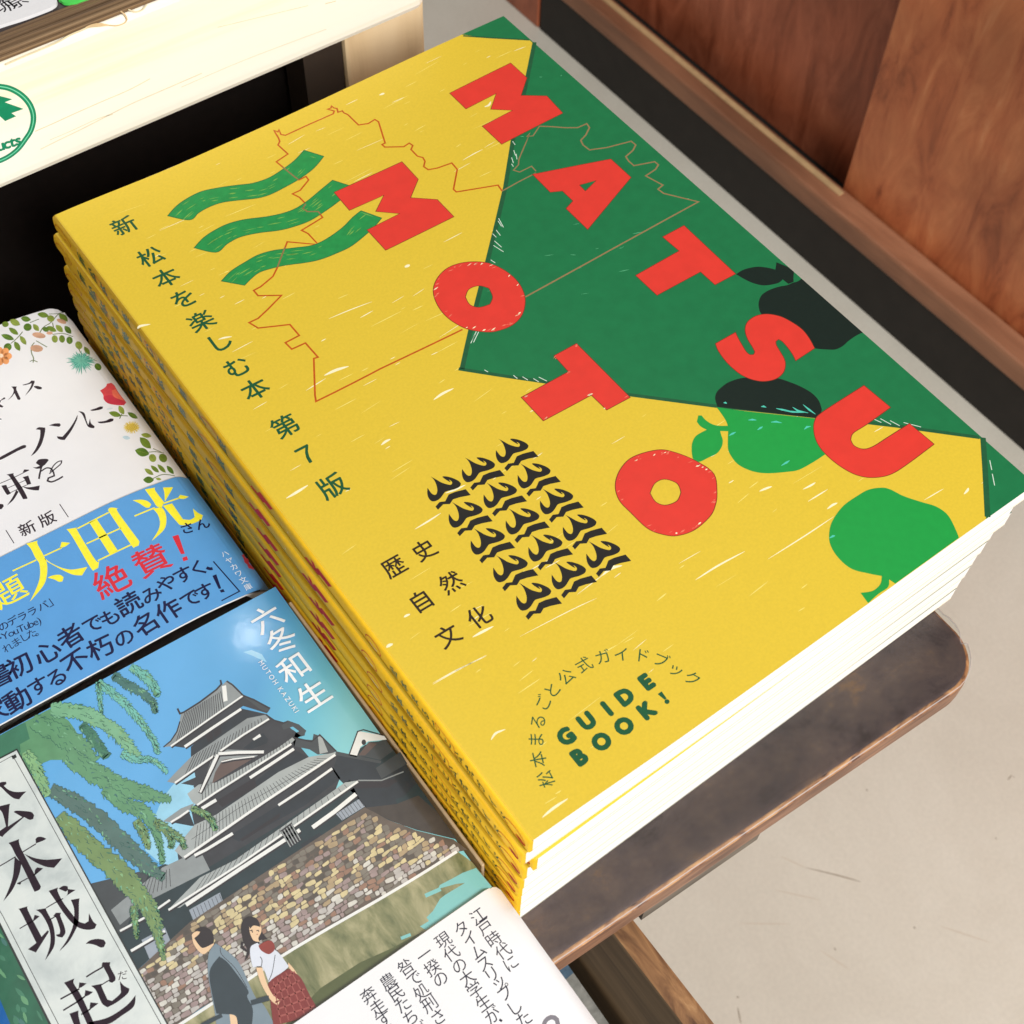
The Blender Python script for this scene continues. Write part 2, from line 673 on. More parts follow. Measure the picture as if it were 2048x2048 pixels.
# clear vinyl lying on the table
vm = bpy.data.materials.new('clear_vinyl')
vm.use_nodes = True
nt = vm.node_tree
nt.nodes.clear()
o_ = nt.nodes.new('ShaderNodeOutputMaterial')
mxs = nt.nodes.new('ShaderNodeMixShader')
tr = nt.nodes.new('ShaderNodeBsdfTransparent')
tr.inputs[0].default_value = (0.96, 0.97, 0.965, 1)
gl = nt.nodes.new('ShaderNodeBsdfGlossy')
gl.inputs['Roughness'].default_value = 0.2
lw = nt.nodes.new('ShaderNodeLayerWeight')
lw.inputs['Blend'].default_value = 0.25
nt.links.new(lw.outputs['Fresnel'], mxs.inputs[0])
nt.links.new(tr.outputs[0], mxs.inputs[1])
nt.links.new(gl.outputs[0], mxs.inputs[2])
nt.links.new(mxs.outputs[0], o_.inputs[0])
vin = [(fa2.x, fa2.y + .0003), (ex.x - .002, ex.y + .0003)]
for a in range(-85, -24, 10):
    vin.append((.1272 + .0133 * math.cos(math.radians(a)), ex.y + .0135 + .0133 * math.sin(math.radians(a))))
for px, py in PX('1923,1285 1921,1265 1912,1248 1899,1234 1888,1227'):
    p = at(px, py, TZ + .0008)
    vin.append((p.x, p.y))
vin += [(.1415, .03), (.142, .19), (-.6, .19)]
rim_m = bpy.data.materials.new('vinyl_rim')
rim_m.use_nodes = True
rb_ = rim_m.node_tree.nodes['Principled BSDF']
rb_.inputs['Base Color'].default_value = rgb(214, 206, 204)
rb_.inputs['Roughness'].default_value = .25
rb_.inputs['Alpha'].default_value = .45
vbm = prism_bm(vin, TZ + .0002, TZ + .0009, .0002, 1)
for f in vbm.faces:
    f.material_index = 0 if abs(f.normal.z) > .98 else 1
vs_o = bm_obj('vinyl_sheet', vbm, [vm, rim_m])
tag(vs_o, 'clear vinyl sheet covering the dark table top and jutting past its rounded corner', 'sheet')

# crate under the table edge, with cloth inside
crate_in = ramp_mat('crate_side', [(0.3, rgb(112, 92, 68)), (0.7, rgb(160, 134, 102))], (60, 6, 60), rough=0.7, scale=2.0, detail=8, bump=0.2)
crate_top = ramp_mat('crate_edge', [(0.28, rgb(84, 54, 38)), (0.42, rgb(134, 96, 64)), (0.58, rgb(170, 126, 84)), (0.75, rgb(208, 168, 120))],
                     (90, 22, 90), rough=0.6, scale=2.2, detail=9, dist=1.0, bump=0.3, second=(40.0, 0.2))
CZ = -.13
ca, cb2 = at(1233, 1877, CZ), at(1276.7, 1850, CZ)
crate = thing('wooden_crate', (ca.x - .1, -.06, FZ), 'rough brown wooden crate pushed under the front edge of the table', 'crate')
cbm = box_bm(ca.x, cb2.x, -.32, .05, FZ + .001, CZ, .0012)
for f in cbm.faces:
    f.material_index = 0 if f.normal.z > .6 else 1
bm_obj('side_board', cbm, [crate_top, crate_in], crate)
bm_obj('side_board', box_bm(ca.x - .33, ca.x - .322, -.32, .05, FZ + .001, CZ, .0012), [crate_in], crate)
bm_obj('end_board', box_bm(ca.x - .321, ca.x - .001, .051, .058, FZ + .001, CZ, .001), [crate_in], crate)
bm_obj('floor_board', box_bm(ca.x - .321, ca.x - .001, -.319, .05, FZ + .002, FZ + .01), [crate_in], crate)
cloth_m = mat('grey_felt', rgb(150, 150, 144), 0.95, var=0.25, scale=260, bump=0.6, bscale=700)
blue_m = mat('blue_felt', rgb(84, 108, 128), 0.95, var=0.3, scale=260, bump=0.6, bscale=700)
clz = -.2
cl = flat_sheet(clz, lambda x, y: .012 * math.sin(x * 28) + .008 * math.sin(y * 21 + x * 15))
cx0, cx1 = ca.x - .318, ca.x - .004
nx, ny = 24, 28
gp = [(cx0 + (cx1 - cx0) * i / nx, -.31 + .355 * j / ny) for j in range(ny + 1) for i in range(nx + 1)]
gf = [[j * (nx + 1) + i, j * (nx + 1) + i + 1, (j + 1) * (nx + 1) + i + 1, (j + 1) * (nx + 1) + i] for j in range(ny) for i in range(nx)]
by = at(1150, 1962, clz).y
k0, k1 = cl.mi(cloth_m), cl.mi(blue_m)
cl.faces.append((gp, [f for f in gf if gp[f[0]][1] < by - .003], k0, 0))
cl.faces.append((gp, [f for f in gf if gp[f[0]][1] >= by - .003], k1, 0))
clo = cl.build('folded_cloth', None, ([(cx0, -.31), (cx1, -.31), (cx1, .045), (cx0, .045)], .03, cloth_m))
for p in clo.data.polygons:
    p.use_smooth = True
tag(clo, 'grey felt cloth with a blue end lying folded in the crate below the table', 'cloth')

# ------------------------------------------------------------ display stand behind the books
YF = 0.235
pine = ramp_mat('pine', [(0.2, rgb(232, 214, 176)), (0.36, rgb(243, 234, 208)), (0.5, rgb(247, 241, 224)), (0.8, rgb(249, 245, 232))],
                (2.5, 40, 55), rough=0.5, scale=1.6, detail=6, dist=0.5, bump=0.04)
pine_dk = ramp_mat('pine_shaded', [(0.25, rgb(186, 156, 116)), (0.5, rgb(222, 196, 154)), (0.8, rgb(236, 214, 176))], (30, 30, 3), rough=0.5, scale=1.6, detail=6, bump=0.05)  # darker copy of the pine: shade on the leg put into its colour
deck_m = ramp_mat('ribbed_deck', [(0.25, rgb(84, 64, 46)), (0.5, rgb(124, 98, 70)), (0.8, rgb(166, 138, 104))], (5, 420, 420), rough=0.7, scale=2.2, detail=9, bump=0.4)
zb = ony(345, 230, YF).z
zt = ony(150, 57, YF).z
xr = ony(856, 20, YF).x
stand = thing('display_stand', (-.2, YF + .2, FZ), 'pale pine display stand with a ribbed brown deck behind the books', 'stand')
fbm = box_bm(-.7, xr, YF, YF + .03, zb - .0015, zt - .0012, .0048, 4)
fbo = bm_obj('front_board', fbm, [pine], stand)
grain = mat('pine_grain_line', rgb(228, 214, 180), 0.55, var=0.1, scale=300)
grain2 = mat('pine_knot', rgb(218, 190, 148), 0.55, var=0.15, scale=300)
stamp = mat('green_stamp', rgb(0, 132, 92), 0.5, var=0.12, scale=500)
stamp_l = mat('green_stamp_worn', rgb(120, 214, 170), 0.5, var=0.1)
sg = Sheet(lambda px, py: (ony(px, py, YF).x, ony(px, py, YF).z), lambda u, v, l: Vector((u, YF - .0001 - l, v)), Vector((0, -1, 0)))
sg.line(E7('70,830 330,715 560,620 760,530 900,450 1040,390 1180,330 1290,315 1390,322'), .5, grain, 1, sm=True)
sg.line(E7('1100,350 1200,325 1300,318 1400,322'), .9, grain2, 2, sm=True, taper=lambda t: .2 + math.sin(math.pi * t))
sg.line(E7('1390,322 1500,328 1600,295 1635,250 1610,190 1550,140'), .35, grain2, 1, sm=True)
sg.line(E7('1650,120 1750,150 1840,120 1890,50'), .35, grain, 1, sm=True)
sg.line(E7('450,1690 700,1580 950,1465 1300,1310 1650,1160 1932,1010'), .3, grain, 1, sm=True)
sg.line(E7('520,1920 760,1800 1050,1660 1400,1480 1700,1330 2000,1200 2600,940'), .3, grain, 1, sm=True)
sg.line(E7('640,1800 900,1690 1250,1530 1450,1470'), .2, grain, 1, sm=True)
sg.line(C2('0,20 60,5'), .3, grain, 1)
for pts in ('1000,480 1350,330 1800,160', '1200,150 1700,30'):
    sg.line(C1(pts), .2, grain, 1, sm=True)
# round green stamp: ring, fir tree, lettering
ring = E7('-850,1360 -760,1240 -560,1140 -300,1090 0,1112 150,1148 290,1235 390,1360 430,1510 400,1670 320,1800 215,1932 60,2040 -150,2110 -420,2110 -650,2020 -800,1860 -870,1620')
sg.line(ring, 1.55, stamp, 2, closed=True, sm=True)
sg.line(ring, .28, stamp_l, 3, closed=True, sm=True)
sg.poly(E7('-210,1120 -40,1225 155,1275 60,1315 300,1400 145,1455 205,1495 65,1557 -60,1440 -200,1470 -420,1500 -440,1440 -330,1420 -480,1370 -330,1310 -420,1260 -280,1230'), stamp, 2)
sg.row('ucts', *E7('5,1872 228,1800'), 4.6, stamp, 2, bold=.035, prop=True)
merge(fbo, sg.build('stamp_and_grain', stand))
ysl = at(0, 64, zt).y
nrib = 9
pit = (ysl - YF) / nrib
for i in range(nrib):          # ribbed deck boards
    y0 = YF + .0003 + i * pit
    bm_obj('deck_rib', box_bm(-.7, xr, y0, y0 + pit - .0009, zt - .0011 if i < 5 else zt - .004, zt + (0, .0007, .0002, .0009)[i % 4], .0004), [deck_m], stand)
shadow_m = mat('shadow_grey', rgb(92, 84, 84), 0.6, var=0.12, scale=300)  # deck coloured grey to stand for the shadow of the card
bm_obj('deck_panel', box_bm(-.7, xr, ysl, YF + .62, zt - .004, zt - .0001), [shadow_m], stand)
lx0 = ony(692, 120, YF + .016).x
lx1 = ony(852, 120, YF + .016).x
bm_obj('leg', box_bm(lx0, lx1, YF + .016, YF + .03, FZ, zb - .002, .0015), [pine_dk], stand)
bm_obj('leg', box_bm(-.69, -.65, YF + .016, YF + .03, FZ, zb - .002, .0015), [pine_dk], stand)
shade_k = mat('shade_black', rgb(16, 11, 9), 0.9, var=0.2, scale=300, spec=0.1)  # black sheet added below the stand in place of its deep shade
brown_k = mat('shade_brown', rgb(44, 33, 24), 0.7, var=0.15, scale=120)  # brown sheet added in place of the weaker shade beside the leg
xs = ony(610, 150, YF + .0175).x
bm_obj('shade_sheet', box_bm(-.7, xs + .02, YF + .033, YF + .037, FZ + .002, zb - .002), [shade_k], stand)
bm_obj('shade_panel', box_bm(xs, lx0 - .0003, YF + .0175, YF + .0305, FZ + .002, zb - .002), [brown_k], stand)

# cards lying on the stand
white_card = mat('white_card', rgb(238, 238, 240), 0.4, var=0.02)
green_card = mat('green_card', rgb(84, 214, 92), 0.4, var=0.05)
ink = mat('black_ink', rgb(34, 30, 36), 0.5, var=0.15)
CDZ = zt + .0016


def card(name, pts, m, label, text=None):
    s = flat_sheet(CDZ)
    o2 = smooth(pts, corner=60)
    uv = s.uv(o2)
    s.wpoly(uv, m, 0)
    if text:
        text(s)
    o = s.build(name, None, (uv, .0009, m))
    return tag(o, label, 'card')


def card_text(s):
    s.chars([('筑', E7('30,65')[0]), ('原', E7('185,20')[0])], 6.5, 8, ink, 2)


card('price_card', E7('-900,620 -400,470 0,325 300,230 600,118 690,72 728,30 722,-40 650,-300 200,-500 -900,-200'), white_card,
     'white rounded card with handwritten characters lying on the stand', card_text)
card('price_card', E7('775,0 830,30 950,28 1045,-5 1250,-80 1250,-400 760,-400 740,-60'), green_card,
     'bright green card lying on the stand beside the white card')

# ------------------------------------------------------------ stack of yellow guide books
YEL = mat('yellow_print', rgb(226, 195, 57), 0.38, var=0.035, scale=1500, bump=0.02)
YELS = mat('spine_yellow', rgb(232, 184, 36), 0.55, var=0.05, scale=900, spec=.2)
REDS = mat('spine_red', rgb(224, 36, 34), 0.55, spec=.15)
YELL = mat('yellow_pale', rgb(245, 228, 122), 0.36)
YELW = mat('paper_scratch', rgb(252, 246, 205), 0.4)
GRN = mat('green_print', rgb(28, 118, 70), 0.3, var=0.06, scale=300)
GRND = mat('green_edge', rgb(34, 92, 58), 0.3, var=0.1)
GRNW = mat('green_wave', rgb(36, 146, 74), 0.34, var=0.1, scale=500)
GRNP = mat('green_pear', rgb(30, 158, 68), 0.34, var=0.03, scale=500)
BLKP = mat('overprint_dark', rgb(22, 36, 30), 0.3, var=0.06)
RED = mat('red_print', rgb(226, 60, 48), 0.34, var=0.04, scale=260)
REDD = mat('red_outline', rgb(120, 46, 26), 0.36)
REDW = mat('red_worn', rgb(238, 120, 96), 0.36)
ORG = mat('castle_line', rgb(196, 88, 18), 0.36, var=0.12)
TAN = mat('castle_line_on_green', rgb(150, 124, 84), 0.36, var=0.08)
TXG = mat('green_text', rgb(20, 86, 52), 0.36, var=0.1)
TXK = mat('black_text', rgb(44, 32, 18), 0.36, var=0.1)
TXB = mat('black_motif', rgb(32, 30, 27), 0.34, var=0.1)
CYN = mat('cyan_scratch', rgb(84, 206, 182), 0.36)
WHS = mat('white_scratch', rgb(222, 236, 222), 0.36)
PAPER = mat('page_white', rgb(240, 239, 235), 0.8, var=0.03, scale=400)
BW, BH = .148, .211


def sstep(a, b, t):
    t = max(0.0, min(1.0, (t - a) / (b - a)))
    return t * t * (3 - 2 * t)


def sag0(x):
    t = x / BW
    return -.00135 * sstep(.0, .27, t) * (1 - sstep(.38, .93, t))


def pieces(f, knots):
    """f made straight between the knots, so print and paper bend at the same folds"""
    K = sorted(knots)
    V = [f(k) for k in K]

    def g(x):
        if x <= K[0]:
            return f(x)
        if x >= K[-1]:
            return f(x)
        lo, hi = 0, len(K) - 1
        while hi - lo > 1:
            m = (lo + hi) // 2
            if K[m] <= x:
                lo = m
            else:
                hi = m
        return V[lo] + (V[hi] - V[lo]) * (x - K[lo]) / (K[hi] - K[lo])
    return g


GCUT = [BW * k / 30 for k in range(0, 31)]
sag = pieces(sag0, GCUT)


GUIDE_SHEET = flat_sheet(0.0, lambda x, y: sag(x))


def cover_art(s):
    base = [(.0009, 0), (BW, 0), (BW, BH), (.0009, BH)]
    s.wpoly(base, YEL, 0)
    # dry scratches of the print, running across
    rnd = random.Random(4)
    for i in range(270):
        x, y = rnd.uniform(.006, .143), rnd.uniform(.004, .207)
        ln = rnd.choice((.0015, .002, .003, .004, .006, .009))
        ln = min(ln, (BW - .003 - x))
        wd = rnd.uniform(.00009, .00022) * (1.5 if rnd.random() < .1 else 1)
        a = math.radians(rnd.uniform(-5, 7))
        dx, dy = ln * math.cos(a), ln * math.sin(a)
        if not (.001 < y + dy < .210):
            continue
        s.wline([(x, y), (x + dx * .35, y + dy * .35), (x + dx * .7, y + dy * .7), (x + dx, y + dy)], wd,
                YELW if rnd.random() < .3 else YELL, 2, taper=lambda t: .25 + .9 * math.sin(math.pi * t) ** 1.3)
    for f, pts, mm in ((C7, '600,275 650,240 710,212', .75), (C7, '310,525 335,505 362,492', .7), (C7, '815,1585 870,1555 930,1525', .65),
                       (C4, '1580,1095 1640,1060 1700,1022', .75), (C4, '1205,218 1240,208 1280,202', .6),
                       (D5, '1230,1782 1320,1740 1420,1710', .9), (C7, '495,990 570,945 640,900', .45), (C7, '665,790 720,770 775,745', .6),
                       (C7, '1530,1245 1580,1205 1640,1190', .8), (C7, '338,1642 355,1630 375,1622', .8), (C8, '235,1188 350,1115 490,1040', .45),
                       (C8, '610,1080 800,960 950,860', .3), (C8, '915,822 945,800 968,790', .6), (C8, '1622,745 1640,725 1645,712', .6),
                       (C8, '565,730 600,715 630,705', .6), (C8, '790,720 830,700 855,684', .5), (C6, '1245,465 1270,430 1320,410', .5),
                       (C6, '945,178 1080,100 1225,25', .25), (C6, '1510,865 1570,815 1642,768', .6), (C7, '595,1840 720,1770 890,1690', .25),
                       (C7, '435,1475 452,1465 470,1458', .6), (C2, '440,1475 455,1468 468,1462', 1.0), (C2, '880,590 905,580 915,560', .7),
                       (C2, '300,525 318,518 328,514', .8), (C2, '20,1760 140,1710 260,1665', .3), (C2, '760,885 820,850 870,825', .3),
                       (C7, '1075,1582 1350,1440 1500,1370', .2), (C1, '760,1815 775,1800 830,1790', .8)):
        s.line(f(pts), mm * .78, YELW, 3, sm=True, taper=lambda t: .2 + math.sin(math.pi * t))
    # castle outline on the yellow
    A = PX('925,659 842,699 760,738 632,803 630,790 627.6,717 636,714.4 610.8,686 583.6,698.4 570.7,685.4 598.6,671 579.7,649 516.3,656.2 498.2,645.3 '
           '516.3,636.8 537,617.4 563,590.7 516.3,591.5 507.3,581 521.5,573.4 546,552.7 555,534.6 574.6,483.6 636.7,489.3 616,467 603,460.8 645.2,435 '
           '636.7,423.3 614.7,423.3 605.6,416.8 611.6,407.8 599,394.8 585,387.8 600.4,380.6 617.3,360 612,353 597.9,360 588.8,353.4 552.6,323.6 575.9,308 '
           '556,290 559.5,283 557,276 551,266.3 548,261 556,264 558,259.5 561.6,268.8 570.7,270.7 620,248 666.7,227.5 668.5,222 655,218.5 662,216 663,212 '
           '668,216 674,217 676,224.6 684.4,221.7 688,226 695.3,229 717,250 737,247 749.6,239 757,243.5 770.3,286.2 764,289 769.6,294.2 807.6,293.5 '
           '818.5,286.2 825.7,291 822,299 834.8,312.3 845.7,315.2 850,322.5 847.5,333.3 856.5,339.5 874.6,336.2 903.6,326 914.5,338.8 907,378.6 912.7,384 '
           '996,370.3 1004.3,382.3')
    s.line(A, .46, ORG, 5)
    # green field
    G = PX('927,72.5 985,76.5 1059,80.5 1066,86')
    left = PX('1066,86 1055,140 1043,196 1023,279 1007,377 990,449 972,522 949,612 929,700 920,740.6')
    low = PX('920,740.6 1005,754 1094,767 1258,792 1432,815 1632,836 1795,855 1962,878')
    tri = PX('1962,878 1966,940 1971,1037')
    body = s.uv(left + low[1:] + tri[1:])
    body[-1] = (body[-1][0], 0)
    top = s.uv(G)
    top[0] = (top[0][0], BH)
    s.wpoly(top[:4] + body[1:] + [(BW, 0), (BW, BH)], GRN, 8)
    shift = lambda P, dx, dy: [(p[0] + dx, p[1] + dy) for p in P]
    s.wline(shift(s.uv(left), .0006, 0), .0012, GRND, 9)
    s.wline(shift(s.uv(low), 0, .00055), .0010, GRND, 9)
    s.wline(shift(s.uv(tri), .0007, 0), .0013, GRND, 9)
    s.wline(shift(s.uv(G[:3]), 0, .0002), .0006, GRND, 9)
    rnd = random.Random(9)
    for i in range(90):                        # pale flecks in the green
        y = rnd.uniform(.004, .205)
        x = rnd.uniform(.07, .146)
        px = s.uv(left)
        if x < px[0][0] - .0 and y < .075:
            continue
        xl = None
        L = px
        for j in range(len(L) - 1):
            if L[j][1] >= y >= L[j + 1][1]:
                t = (L[j][1] - y) / (L[j][1] - L[j + 1][1])
                xl = L[j][0] + (L[j + 1][0] - L[j][0]) * t
        if xl is None or x < xl + .003:
            continue
        yl = None
        W = s.uv(low)
        for j in range(len(W) - 1):
            if W[j][0] <= x <= W[j + 1][0]:
                t = (x - W[j][0]) / (W[j + 1][0] - W[j][0])
                yl = W[j][1] + (W[j + 1][1] - W[j][1]) * t
        if yl is None or y < yl + .003:
            continue
        ln = rnd.uniform(.0005, .003)
        a = math.radians(rnd.choice((-20, -25, -15, 5, -40)))
        s.wline([(x, y), (x + ln * .5 * math.cos(a), y + ln * .5 * math.sin(a)), (x + ln * math.cos(a), y + ln * math.sin(a))],
                rnd.uniform(.0001, .00022), mat('green_fleck', rgb(92, 178, 128), .3), 10, taper=lambda t: .3 + math.sin(math.pi * t))
    for f, pts in ((C2, '1042,830 1052,860'), (C2, '1055,850 1060,880'), (C2, '1030,870 1040,900'), (C2, '958,1205 985,1255'), (C2, '945,1270 968,1300'),
                   (C2, '935,1330 975,1365'), (C2, '930,1355 985,1390'), (C2, '925,1290 945,1310'), (C2, '915,1435 940,1452'), (C2, '835,1830 812,1880'),
                   (C2, '848,1832 820,1890'), (C2, '825,1850 805,1895'), (C2, '1035,780 1050,800'), (C2, '1030,905 1040,920'), (C2, '955,1220 975,1250'),
                   (C7, '880,110 900,122'), (C7, '1040,140 1062,158'), (C7, '1090,148 1120,166'), (C7, '1150,158 1180,176'), (C7, '1180,150 1225,172'),
                   (C8, '1140,350 1195,375'), (C8, '1190,355 1245,385'), (C8, '1240,365 1290,392'), (C8, '1310,375 1400,398'), (C8, '1755,570 1765,620'),
                   (C8, '1768,640 1780,700'), (C2, '1020,560 1012,600')):
        s.line(f(pts), .55, WHS, 11, taper=lambda t: .35 + math.sin(math.pi * t) * .8)
    # the outline where it crosses the green
    B = PX('1077.5,252.5 1104.7,253.6 1130,255.5 1155.4,255.4 1173.6,247.5 1179,255.4 1171.7,270 1161.6,280.8 1166,290 1179,300 1213.4,295.3 1262.3,282.6 1271.4,290 '
           '1266,300.7 1251.5,313.4 1257,322 1267.8,331.5 1309.4,323.6 1316.7,329.7 1311,338.8 1291.3,352 1325.7,370.3 1316,378.6 1327.5,387 1396.8,403.8 1300,456.8 '
           '1180,523 1050.4,594.2')
    s.line(B, .46, TAN, 12)
    s.line(PX('1004.3,382.3 1035,365 1072,346'), .40, TAN, 12)
    s.line(PX('1078,254 1066,272 1054,273 1060,266 1050,290 1037.7,318.8 1037,329.7 1026.8,340.6 1039.5,344.2 1063,332.6 1072,342.4'), .36, TAN, 12)
    # three wavy bands
    for pts in ('20,548 80,480 160,420 280,360 430,328 560,310 680,295 800,255 900,195 1000,120 1075,40 1228,88 1150,180 1040,262 920,330 820,380 720,410 560,428 440,445 340,480 260,525 190,580',
                '225,795 300,715 400,650 500,605 620,575 780,555 920,525 1020,485 1110,425 1200,350 1295,272 1470,328 1350,430 1240,510 1120,585 1000,630 880,660 720,680 580,712 480,765 395,830',
                '435,1052 510,975 620,905 720,850 840,815 1000,795 1140,775 1250,725 1370,640 1450,560 1515,508 1675,565 1600,650 1450,775 1330,835 1200,885 1080,910 930,930 820,955 730,985 670,1030 615,1085'):
        P = smooth(D5(pts), corner=50)
        s.poly(P, GRNW, 8)
        s.line(P, .18, GRND, 9, closed=True)
        n = len(P) // 2
        for q in range(26):
            k = rnd.randrange(3, n - 3)
            t = rnd.uniform(.15, .85)
            a, b = Vector(P[k]), Vector(P[-k - 1])
            c = a.lerp(b, t)
            d = (Vector(P[k + 1]) - Vector(P[k])).normalized() * rnd.uniform(4, 14)
            s.line([tuple(c - d), tuple(c), tuple(c + d)], rnd.uniform(.12, .3), mat('wave_fleck', rgb(126, 180, 78), .34), 10, taper=lambda t: .2 + math.sin(math.pi * t))
    for seg in ('565,334 588.8,353.4 597.9,360', '611.6,407.8 605.6,416.8 614.7,423.3 636.7,423.3 641,429', '570,495 562,515 555,534.6'):
        s.line(PX(seg), .42, mat('castle_line_on_wave', rgb(146, 116, 74), .36), 10)
    # pears
    pear = s.uv(smooth(D1('1200,300 1030,308 940,340 860,355 760,390 690,440 663,510 668,570 690,620 800,760 1000,900 1200,950 1330,962 1410,960 1480,925 1530,880 1620,820 1760,760'), corner=48))
    s.wpoly([(min(p[0], BW), p[1]) for p in pear], BLKP, 12)
    lf = s.uv(smooth(D1('445,235 520,190 640,163 740,170 825,190 835,120 1010,190 1000,250 1000,310 950,328 895,285 850,320 740,342 660,335 560,300'), corner=48))
    s.wpoly([(min(p[0], BW), p[1]) for p in lf], BLKP, 12)
    s.poly(D1('265,1515 243,1440 255,1380 300,1330 380,1275 520,1235 700,1240 840,1240 960,1275 1080,1325 1180,1385 1240,1450 1265,1510 1270,1560 1225,1625'), BLKP, 12, sm=True)
    s.poly(D2('305,360 600,400 1270,470 1250,560 1290,720 1355,815 1240,890 1100,965 980,985 820,998 700,990 600,960 510,910 455,845 418,770 415,660 418,592 340,590 350,630 365,680 355,740 '
              '310,805 220,850 150,885 100,888 75,850 65,770 72,700 110,635 210,578 150,545 115,500 130,440 160,440 200,485 265,525 330,540 415,540 395,490 350,420'), GRNP, 13, sm=True)
    third = s.uv(smooth(C8('1195,712 1240,720 1310,755 1400,785 1480,810 1540,855 1580,930 1597,973 1440,1085 1268,1208 1235,1185 1230,1225 1180,1260 1127,1308 1088,1255 1150,1245 1190,1210 1198,1168 '
                           '1130,1155 1040,1130 970,1070 930,1000 928,930 950,870 1000,805 1070,755 1130,722')))
    s.wpoly([(p[0], max(0.0001, p[1])) for p in third], GRNP, 13)
    for f, pts in ((D2, '610,485 650,480 690,485'), (D2, '700,580 730,560 750,548'), (D2, '830,505 880,500 935,512'), (D2, '1150,575 1180,550 1215,545'), (D2, '425,635 460,615 490,600'),
                   (D2, '930,925 980,895 1010,875'), (D2, '1395,1625 1430,1605 1450,1600'), (D2, '880,372 940,385 1010,395'), (D2, '1040,360 1090,395 1190,415'), (D2, '1140,335 1200,385 1260,428'),
                   (D2, '735,355 760,352 785,362'), (D2, '372,318 390,316 405,324'), (D2, '960,395 1040,405 1150,412')):
        s.line(f(pts), .42, CYN, 14, taper=lambda t: .3 + math.sin(math.pi * t))
    # red letters M A T S U M O T O
    letters = [(C2, '688,515 1025,348 1115,430 1083,527 1225,530 1313,625 975,797 868,697 1035,610 915,604 945,517 778,602', None, False),
               (C2, '1145,963 1578,878 1690,980 1450,1268 1330,1152 1368,1110 1310,1055 1243,1062', '1405,1022 1497,997 1437,1055', False),
               (PX, '1325,474 1368,451 1471.5,548 1430,570 1401,544 1314,591 1271,551 1358,502', None, False),
               (D1, '245,905 440,795 465,850 510,930 545,985 580,1012 615,1010 625,985 600,935 560,870 535,800 535,740 560,690 620,645 700,622 780,622 880,645 980,695 1080,765 1150,850 1205,950 1020,1072 '
                    '990,1010 940,940 890,885 855,865 830,885 835,920 870,980 910,1050 922,1110 905,1180 850,1235 780,1262 690,1270 590,1250 500,1210 420,1150 340,1070 270,970', None, True),
               (C8, '1105,183 1243,297 1120,385 1050,430 1037,465 1055,495 1100,512 1150,500 1230,450 1340,380 1468,487 1330,590 1250,640 1180,658 1110,657 1040,635 960,585 890,520 855,460 845,400 855,355 885,325 960,275', None, True),
               (C2, '50,1062 425,893 515,990 473,1092 620,1102 712,1197 335,1382 232,1270 412,1180 280,1168 325,1078 135,1162', None, False),
               (C2, '830,1445 920,1458 1010,1505 1075,1570 1105,1650 1090,1735 1035,1795 950,1828 880,1833 780,1815 690,1765 630,1700 598,1620 612,1550 665,1488 740,1455',
                '850,1578 905,1592 925,1640 910,1680 850,1697 800,1682 775,1640 795,1597', True),
               (PX, '1108,711.6 1153,687 1260.5,795 1213.4,820.3 1182.6,790.6 1086.6,842 1042.4,795 1136.6,743.5', None, False),
               (PX, '1315,900 1350,905 1393,922.6 1427.8,948 1434,985 1431,1010 1420,1033 1389,1060 1354,1071.7 1325,1069 1295,1057 1262,1026 1238,1000 1230.5,970 1240.6,939 1266,914',
                '1329,958.6 1354,967 1362,984.6 1354,1002 1331,1010.5 1311.6,1004 1300,986.5 1309.7,967', True)]
    for i, (f, o, hl, sm) in enumerate(letters):
        P = smooth(f(o), corner=48) if sm else f(o)
        Hh = [smooth(f(hl), corner=48) if sm else f(hl)] if hl else []
        s.poly(P, RED, 16, holes=Hh)
        s.line(P, .17, REDD, 17, closed=True)
        for q in Hh:
            s.line(q, .17, REDD, 17, closed=True)
        if i in (6, 7, 8):                      # worn lower letters
            U = [Vector(p) for p in P]
            c = sum(U, Vector((0, 0))) / len(U)
            for q in range(34 if i != 7 else 16):
                p = U[rnd.randrange(len(U))]
                r = c + (p - c) * rnd.uniform(.90, .965)
                a = rnd.uniform(.3, .9)
                d = Vector((math.cos(a), -math.sin(a))) * rnd.uniform(1.5, 6)
                s.line([tuple(r - d), tuple(r), tuple(r + d)], rnd.uniform(.12, .4), YELW if rnd.random() < .35 else REDW, 18, taper=lambda t: .2 + math.sin(math.pi * t))
    # crow-like black motif, three columns of five
    body = smooth(D3('155,688 240,735 330,785 440,815 475,800 475,770 445,745 430,740 455,768 440,770 380,735 335,700 345,688 420,695 500,720 570,755 605,790 605,815 580,850 500,885 385,915 350,950 310,1005 '
                     '260,1045 200,1062 160,1050 125,1005 108,940 112,860 140,900 175,945 215,965 245,950 258,900 250,840 225,770 190,720'), corner=70, n=3)
    bar = D3('425,960 520,920 680,880 755,968 590,1000 490,1032 445,1100 345,1105 268,1185 230,1140 290,1070 375,1060')
    o = Vector(s.to_uv(*D3('155,688')[0]))
    cu = (Vector(s.to_uv(*D3('1165,130')[0])) - o) / 2
    rv = (Vector(s.to_uv(*C7('1070,1285')[0])) - o) / 4
    for i in range(3):
        for j in range(5):
            sh = cu * i + rv * j
            for P in (body, bar):
                s.wpoly([(p[0] + sh.x, p[1] + sh.y) for p in s.uv(P)], TXB, 5)
    # lettering
    s.chars([('新', (248, 451)), ('松', (301, 513)), ('本', (332, 555)), ('を', (367, 597)), ('楽', (402, 642)), ('し', (438, 684)), ('む', (474, 734)),
             ('本', (510, 778)), ('第', (570, 852)), ('７', (612, 909)), ('版', (664, 972))], 6.8, 0, TXG, 5, bold=.014)
